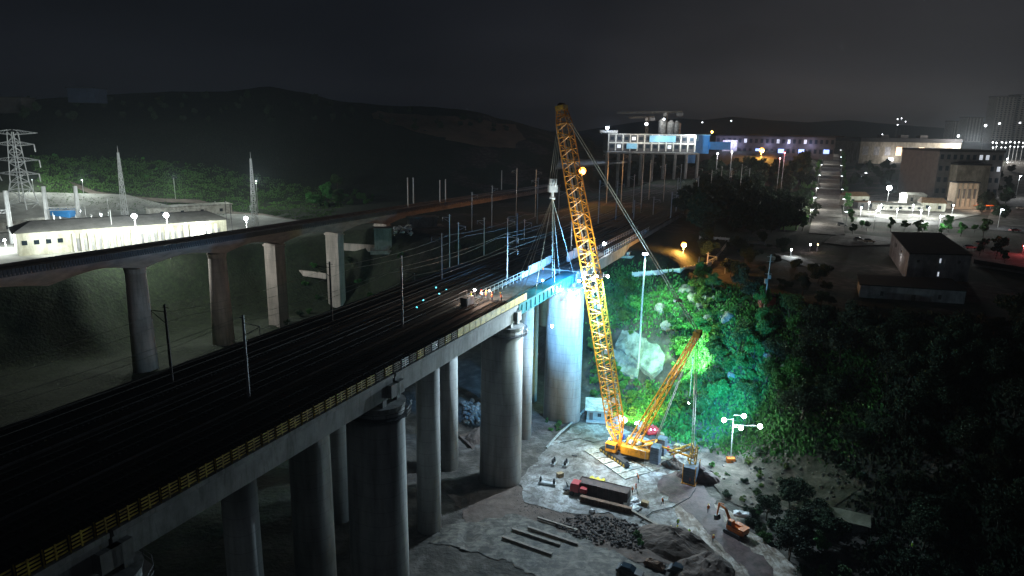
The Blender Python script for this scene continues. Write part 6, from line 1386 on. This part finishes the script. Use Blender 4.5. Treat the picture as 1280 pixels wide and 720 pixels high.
# station forecourt: rows of parked coaches under awnings
for q in range(10):
    u = 893+q*7.2 if q < 5 else 918+(q-3)*5.6; v = 203-(q % 5)*1.1; p = ay(u, v, 470+q*3); p.z = max(p.z-1, HZ(p.x, p.y)) if False else p.z
    gz = HZ(p.x, p.y); p = Vector((p.x, p.y, gz+.1)); t_ = thing('parked_bus', f'{ORD[q]} white bus from the left in the lit rank below the station', 'bus', p, .5, 'buses ranked below the station')
    MB().box((0, 0, 1.9), (9, 2.4, 2.8)).build('body', m_whitewall if q % 3 else m_red, t_); MB().box((0, -1.18, 2.3), (8.2, .12, 1.0)).build('window_band', m_glass, t_)
    k = MB(); [k.tube((x_, y_-.15, .5), (x_, y_+.15, .5), .5, 10) for x_ in (-3, 3) for y_ in (-1.1, 1.1)]; k.build('wheels', m_rubber, t_)
for q, (u, v, c_, w_, m_, lb) in enumerate(((897, 197, (1, .95, .95), 5000, m_e_small, 'white lamp over the left end of the bus rank'), (915, 195, (1, .9, .9), 5000, m_e_small, 'white lamp over the middle of the bus rank'), (981, 196, (1, .1, .1), 3000, m_e_red, 'red lamp right of the bus rank'), (975, 203, (1, .4, .4), 2500, m_e_red, 'small red lamp below the taller red one'))):
    p = ay(u, v-5, 462); zb = HZ(p.x, p.y); t_ = thing('forecourt_lamp', lb, 'lamp', (p.x, p.y, zb)); hh_ = max(6, p.z-zb); MB().tube((0, 0, -.3), (0, 0, hh_), .15, 5).build('pole', m_steel, t_); MB().sphere((0, 0, hh_), .55, 8, 5).build('lamp', m_, t_); light(t_, (0, -2, hh_), w_, c_, .5)
# exhibition hall with amber windows
t_, A, W_, H_ = facade(1073, 1198, 202, 178, 90, 44, 'exhibition_hall', 'large pale hall with dark flat roof and two amber lit windows', 'hall', m_tanw, m_roofb, 9, 1, {(3, 0), (5, 0)}, wmat=m_greyw, lmat=m_e_amber, roof_h=4.5, Y=800)
for f in (.28, .36, .62, .66): light(t_, (W_*f, -12, 8), 5500, (1, .95, .9), .6)
for f in (.3, .63): MB().box((W_*f, -4, 3.2), (W_*.05, .6, 3.0)).build('lit_entrance', m_e_small, t_)
for q, f in enumerate((.35, .55, .75)): MB().box((W_*f, 30, H_+6), (9, 9, 4)).build('roof_plant', m_darkw, t_)
# dark office block with paler wing; columned kiosk tower in front
t_, A, W_, H_ = facade(1166, 1246, 246, 190, 45, 32, 'office_block', 'dark office block with paler wing and a few lit windows', 'office block', m_darkw, m_roofb, 10, 4, {(6, 3), (7, 3), (9, 2), (4, 2)}, roof_h=1.4, Y=470)
o = MB().box((W_*.45, -4, H_*.36), (W_*.5, 8, H_*.72)); o.build('front_wing', m_tanw, t_); MB().box((W_*.45, -4, H_*.72+.6), (W_*.52, 9, 1.0)).build('wing_roof', m_roofb, t_)
p_ = A; 
t_, A, W_, H_ = facade(1192, 1219, 258, 229, 7, 32, 'columned_tower', 'small tan tower with tall dark slits between columns', 'tower', M('tan_stone', (.42, .32, .24), .8, .2, .6), m_roofb, 4, 1, (), wmat=m_darkw, roof_h=.8, Y=400)
for i in range(5): MB().box((W_*(i/4*.92+.04), -.3, H_/2), (W_*.07, .6, H_)).build('column', m_tanw, t_)
light(t_, (W_*.5, -9, 3.5), 2500, (1, .8, .6), .3)
gp3 = [G(u, v) for u, v in ((470, 140), (540, 146), (600, 152), (645, 158), (655, 175), (640, 186), (600, 184), (560, 176), (500, 160), (466, 150))]
drape('bare_hill_scarp', [(p.x, p.y) for p in gp3], .8, M('scarp_soil', (.09, .065, .045), .95, .5, .03, col2=(.26, .18, .12), bump=.5), 'bare brown quarried scarp on the far hill', 9, ragged=4)
# floodlit courtyard compound
comp = [az(u, v, ZT+.2) for u, v in ((1066, 268), (1062, 247), (1110, 243), (1190, 246), (1230, 252), (1226, 268), (1186, 276), (1120, 275))]
drape('courtyard', [(p.x, p.y) for p in comp], .3, m_pave, 'pale paved courtyard of the floodlit compound', 6)
def small_house(u, v, w, d, h, rz, name, label, cat, mat, rmat, hip=1.4):
    p = az(u, v, ZT+.3); t_ = thing(name, label, cat, p, rz); MB().box((0, d/2, h/2), (w, d, h)).build('wall', mat, t_)
    k = MB(); k.hexa([(-w/2-.5, -.5, h+.003), (w/2+.5, -.5, h+.003), (w/2+.5, d+.5, h+.003), (-w/2-.5, d+.5, h+.003)], [(-w/2+.5, d*.4, h+hip), (w/2-.5, d*.4, h+hip), (w/2-.5, d*.6, h+hip), (-w/2+.5, d*.6, h+hip)]); k.build('roof', rmat, t_)
    for i in range(max(2, int(w/5))): MB().box((-w/2+w*(i+.5)/max(2, int(w/5)), -.03, h*.5), (1.6, .14, h*.42)).build('window', m_glass, t_)
    return t_
m_tan2 = M('brown_tile_roof', (.25, .15, .08), .8, .3, .8)
small_house(1072, 258, 13, 9, 6, .05, 'gatehouse', 'striped brown roofed gatehouse at the left end of the courtyard', 'house', m_cream, m_tan2, 2.2)
small_house(1094, 261, 20, 6, 3.6, .0, 'dark_pergola', 'low dark slatted pergola building in front of the courtyard', 'pergola', m_darkw, m_tan2, .5)
small_house(1125, 263, 26, 8, 3.0, -.02, 'courtyard_wing', 'long low white wing in the middle of the courtyard', 'house', m_whitewall, m_cabroof, .8)
small_house(1145, 255, 12, 9, 5.5, -.02, 'courtyard_pavilion', 'taller white pavilion behind the middle of the courtyard', 'house', m_whitewall, m_cabroof, 1.2)
small_house(1166, 264, 12, 12, 4.5, -.35, 'brown_roofed_house', 'steep brown roofed house crossing the courtyard right of the pavilion', 'house', m_cream, m_tan2, 2.6)
small_house(1196, 261, 22, 7, 3.6, -.05, 'white_arcade', 'white arcade building right of the brown roofed house', 'house', m_whitewall, m_cabroof, .8)
for q, (u, v, w_, lb) in enumerate(((1109, 243, 26000, 'blazing white floodlight behind the courtyard'), (1085, 258, 5000, 'lamp by the gatehouse'), (1140, 262, 6000, 'lamp before the pavilion'), (1160, 266, 5000, 'lamp by the brown roofed house'), (1190, 262, 5000, 'lamp by the white arcade'), (1120, 268, 5000, 'lamp before the long low wing'), (1100, 262, 9000, 'lamp in front of the slatted pergola building'), (1150, 270, 9000, 'lamp at the courtyard gate'), (1075, 266, 8000, 'lamp at the left corner'))):
    b = az(u, v+(6 if q else 10), ZT+.3); t_ = thing('courtyard_lamp', lb+(' of the courtyard' if q else ''), 'lamp', b); hh_ = 9 if q == 0 else 5; MB().tube((0, 0, -.3), (0, 0, hh_), .12, 5).build('pole', m_steel, t_); MB().sphere((0, 0, hh_), 1.5 if q == 0 else .35, 10, 6).build('lamp', m_e_white, t_); light(t_, (0, -2, hh_+.3), w_*1.6, (.95, 1, .93), .5)
# streets in front of the courtyard, kerb, walls
def road(name, pts, label, mat=m_asph, off=.2):
    P_ = [az(u, v, ZT) for u, v in pts]; return drape(name, [(p.x, p.y) for p in P_], off, mat, label, 6)
road('street', ((1070, 278), (1130, 279), (1240, 288), (1290, 292), (1290, 283), (1240, 279), (1130, 272), (1072, 272)), 'grey street passing in front of the courtyard')
road('right_street', ((1215, 333), (1290, 345), (1290, 330), (1215, 322)), 'pale paved street at the right edge beyond the grey building', m_pave, .25)
road('car_park', ((1040, 296), (1060, 292), (1115, 298), (1120, 306), (1060, 308), (1030, 304)), 'pale car park at the foot of the avenue', m_pave, .25)
road('far_street', ((1232, 280), (1262, 200), (1275, 200), (1290, 240), (1290, 285)), 'lit street running away at the far right', m_pave, .22)
for q, (u, vb, vt, w_, lb) in enumerate(((1092, 287, 263, 2200, 'white street lamp standing left of the grey building'), (1172, 294, 270, 5200, 'bright street lamp behind the grey building roof'), (1247, 285, 262, 1500, 'dim street lamp at the right before the street corner'), (1269, 250, 208, 6000, 'tall lamp on the lit street at the far right'), (1256, 215, 196, 9000, 'distant lamp at the start of the far right street'), (1230, 232, 224, 3500, 'low lamp beside the office block'), (1081, 222, 216, 4500, 'lone lamp on the dark lawn right of the stairs'))):
    b = az(u, vb, ZT+.2); zt = ay(u, vt, b.y).z; t_ = thing('street_lamp', lb, 'street lamp', b); hh_ = max(4, min(16, zt-b.z)); MB().tube((0, 0, -.3), (0, 0, hh_), .13, 6, .09).build('pole', m_wpanel, t_); MB().box((.6, 0, hh_), (1.3, .5, .22)).build('lamp_head', m_e_white, t_); light(t_, (.6, -.5, hh_-.5), w_, (.93, .97, 1), .3)
for q in range(16):
    u = 1241+(q % 8)*5.4+rnd.uniform(-1, 1); v = 178+(q//8)*6+rnd.uniform(-1, 1); b = ay(u, v, 700+q*12); zb = HZ(b.x, b.y); t_ = thing('distant_lamp', 'tiny white lamp in the far cluster of street lights below the tower blocks', 'lamp', (b.x, b.y, zb), 0, 'far street light cluster'); hh_ = max(5, b.z-zb); MB().tube((0, 0, 0), (0, 0, hh_), .2, 4).build('pole', m_steel, t_); MB().sphere((0, 0, hh_), .75, 6, 4).build('lamp', m_e_small, t_)
    if q in (2, 6, 11): light(t_, (0, 60, 25), 160000, (1, .95, .88), 2)  # added fill far from the lamp body, brightens the tower blocks
# fence posts at the right, cars
fence_run([az(1217, 330, ZT), az(1240, 334, ZT), az(1265, 338, ZT), az(1290, 342, ZT)], 0, 1.6, m_darkw, 'boundary_wall', 'dark boundary wall with pale tops at the right edge', 5)
for q, (u, v, m_, lb) in enumerate(((1052, 283, m_whitewall, 'white car parked at the foot of the avenue'), (1074, 302, m_steel, 'silver car in the car park left of the grey building, left one'), (1086, 304, m_whitewall, 'white car in the car park left of the grey building, right one'), (1212, 312, m_steel, 'silver car parked right of the grey building'), (1225, 307, m_whitewall, 'white van like car behind the silver one right of the grey building'), (1070, 212, m_red, 'dark red car on the street right of the stairs top'), (1085, 211, m_darkw, 'dark car beside the dark red car'), (1262, 236, m_whitewall, 'white car on the lit far right street'), (1276, 262, m_whitewall, 'white car at the right edge near the tall lamp'), (1268, 290, m_red, 'red car at the right edge street corner'), (930, 318, m_darkw, 'dim car on the dark plateau'))):
    b = G(u, v); car(b+Vector((0, 0, .3)), rnd.uniform(-.3, .5), m_, lb)
p = az(1278, 318, ZT); t_ = thing('red_beacon', 'red lamp on a short post at the right edge of the view', 'beacon', p); MB().tube((0, 0, 0), (0, 0, 3), .08, 5).build('pole', m_steel, t_); MB().sphere((0, 0, 3.1), .3, 8, 5).build('lamp', m_e_red, t_); light(t_, (0, -.6, 3.3), 2200, (1, .1, .12), .3)
b = az(1228, 262, ZT); t_ = thing('orange_awning', 'low orange red lit awning right of the columned tower', 'awning', b); MB().box((0, 0, 2.6), (14, 6, .3)).build('canopy', m_orange, t_); k = MB(); [k.tube((x_, y_, 0), (x_, y_, 2.6), .1, 5) for x_ in (-6.5, 0, 6.5) for y_ in (-2.7, 2.7)]; k.build('post', m_steel, t_); light(t_, (0, -4, 4.2), 2200, (1, .45, .3), .3)
# town trees
for reg, n_, lb, sd in (([(1075, 284), (1180, 286), (1240, 292), (1260, 300), (1200, 296), (1120, 292), (1080, 292)], 12, 'green street tree between the street and the grey building', 51), ([(1225, 310), (1262, 312), (1262, 330), (1222, 326)], 6, 'bushy green tree right of the grey building', 52), ([(1068, 205), (1165, 208), (1165, 240), (1120, 236), (1068, 240)], 34, 'dark garden tree in the unlit park behind the courtyard', 53), ([(1218, 240), (1262, 240), (1262, 280), (1215, 272)], 14, 'dark tree right of the columned tower', 54), ([(1248, 215), (1268, 212), (1268, 240), (1246, 240)], 6, 'tree beside the far right street', 55)):
    scatter(n_, reg, 'street' if sd in (51, 52) else 'far', lb, 'tree', lb+'s', (.6, 1.0), [], sd, 5)
# far blocks and skyline
for q, (u0, u1, vb, vt, lb) in enumerate(((1238, 1262, 178, 121, 'left half of the tall faint tower pair at the right edge'), (1262, 1290, 178, 119, 'right half of the tall faint tower pair at the right edge'), (1205, 1225, 176, 147, 'middle faint apartment tower left of the tall pair'), (1188, 1204, 176, 152, 'leftmost lower faint apartment tower'), (1226, 1236, 176, 154, 'narrow faint tower just left of the tall pair'))):
    t_, A, W_, H_ = facade(u0, u1, vb, vt, 24, 40, 'apartment_tower', lb, 'tower block', m_whitewall, m_roofg, 4, 0, roof_h=1.5, Y=1250+q*30)
    k = MB(); nrow = 22
    for r_ in range(nrow):
        for c in range(5): k.box((W_*(c+.5)/5, -.1, H_*(r_+.5)/nrow), (W_*.09, .3, H_/nrow*.5))
    k.build('window_grid', m_glass, t_)
    if q in (0, 1, 4): MB().box((W_*.3, -.3, H_*.42), (2.6, .4, 2.4)).build('lit_window', m_e_small, t_)
for q, (u, v) in enumerate(((1132, 152), (1122, 149), (1127, 148), (1122, 156), (1103, 168), (1198, 170), (1232, 157), (878, 153), (914, 151), (268, 181), (50, 134))):
    Yq = 2500 if q < 5 or q in (7, 8) else 1100; b = ay(u, v, Yq) if q < 9 else ay(u, v, 600); zb = min(b.z-3, HZ(b.x, b.y)); t_ = thing('hill_lamp', ['rightmost lamp of the small hill cluster above the hall', 'upper left lamp of the small hill cluster', 'upper right lamp of the small hill cluster', 'lower lamp of the small hill cluster', 'lamp at the foot of the mountain', 'lamp left of the faint towers', 'lamp between the faint towers', 'left lamp of the pair on the mountain crest', 'right lamp of the pair on the mountain crest', 'tiny white lamp on the dark left hill', 'tiny red lamp on the left hill top'][q], 'lamp', (b.x, b.y, zb)); k = MB(); k.tube((0, 0, 0), (0, 0, b.z-zb), .3, 5); k.build('pole', m_steel, t_); MB().sphere((0, 0, b.z-zb), 2.0 if q < 9 else .7, 6, 4).build('lamp', m_e_small if q != 10 else m_e_red, t_)
# distant mountains
V = []; Fc = []; prof = [(700, 168), (760, 158), (800, 152), (850, 148), (880, 150), (915, 146), (960, 150), (1010, 153), (1060, 150), (1100, 154), (1150, 158), (1230, 163), (1320, 168)]
for u, v in prof:
    a = ay(u, v, 3600); V += [(a.x, a.y, a.z), (a.x*.86, a.y*.86, 20), (a.x*1.15, a.y*1.15, 20)]
for i in range(len(prof)-1):
    j = i*3; Fc += [(j, j+1, j+4, j+3), (j, j+3, j+5, j+2)]
o = MB().add(V, Fc).build('mountains', m_leafd); o['kind'] = 'structure'; o['label'] = 'faint distant mountains behind the station'
for q, (u0, u1, vb, vt, lb) in enumerate(((85, 119, 124, 110, 'long dim blue shed on the top of the left hill'), (0, 28, 138, 122, 'dim purple grey shed cut by the left edge on the hill'))):
    facade(u0, u1, vb, vt, 14, 100, 'hill_shed', lb, 'shed', m_shedb if q == 0 else m_darkw, m_roofb, 0, 0, (), roof_h=.6, Y=470)
# ------------------------------------------------------------------ night haze
k = MB(); k.box((1200, 4650, 125), (13200, 10600, 330)); hz_ = k.build('haze', None); hz_['kind'] = 'stuff'; hz_['label'] = 'thin night haze over the whole valley'
mh_ = bpy.data.materials.new('haze'); mh_.use_nodes = True; tt = mh_.node_tree; tt.nodes.clear(); oo = tt.nodes.new('ShaderNodeOutputMaterial'); pv = tt.nodes.new('ShaderNodeVolumePrincipled')
pv.inputs['Color'].default_value = (.72, .86, 1.0, 1); pv.inputs['Density'].default_value = .00012; pv.inputs['Anisotropy'].default_value = .35; tt.links.new(pv.outputs[0], oo.inputs['Volume']); hz_.data.materials.append(mh_)
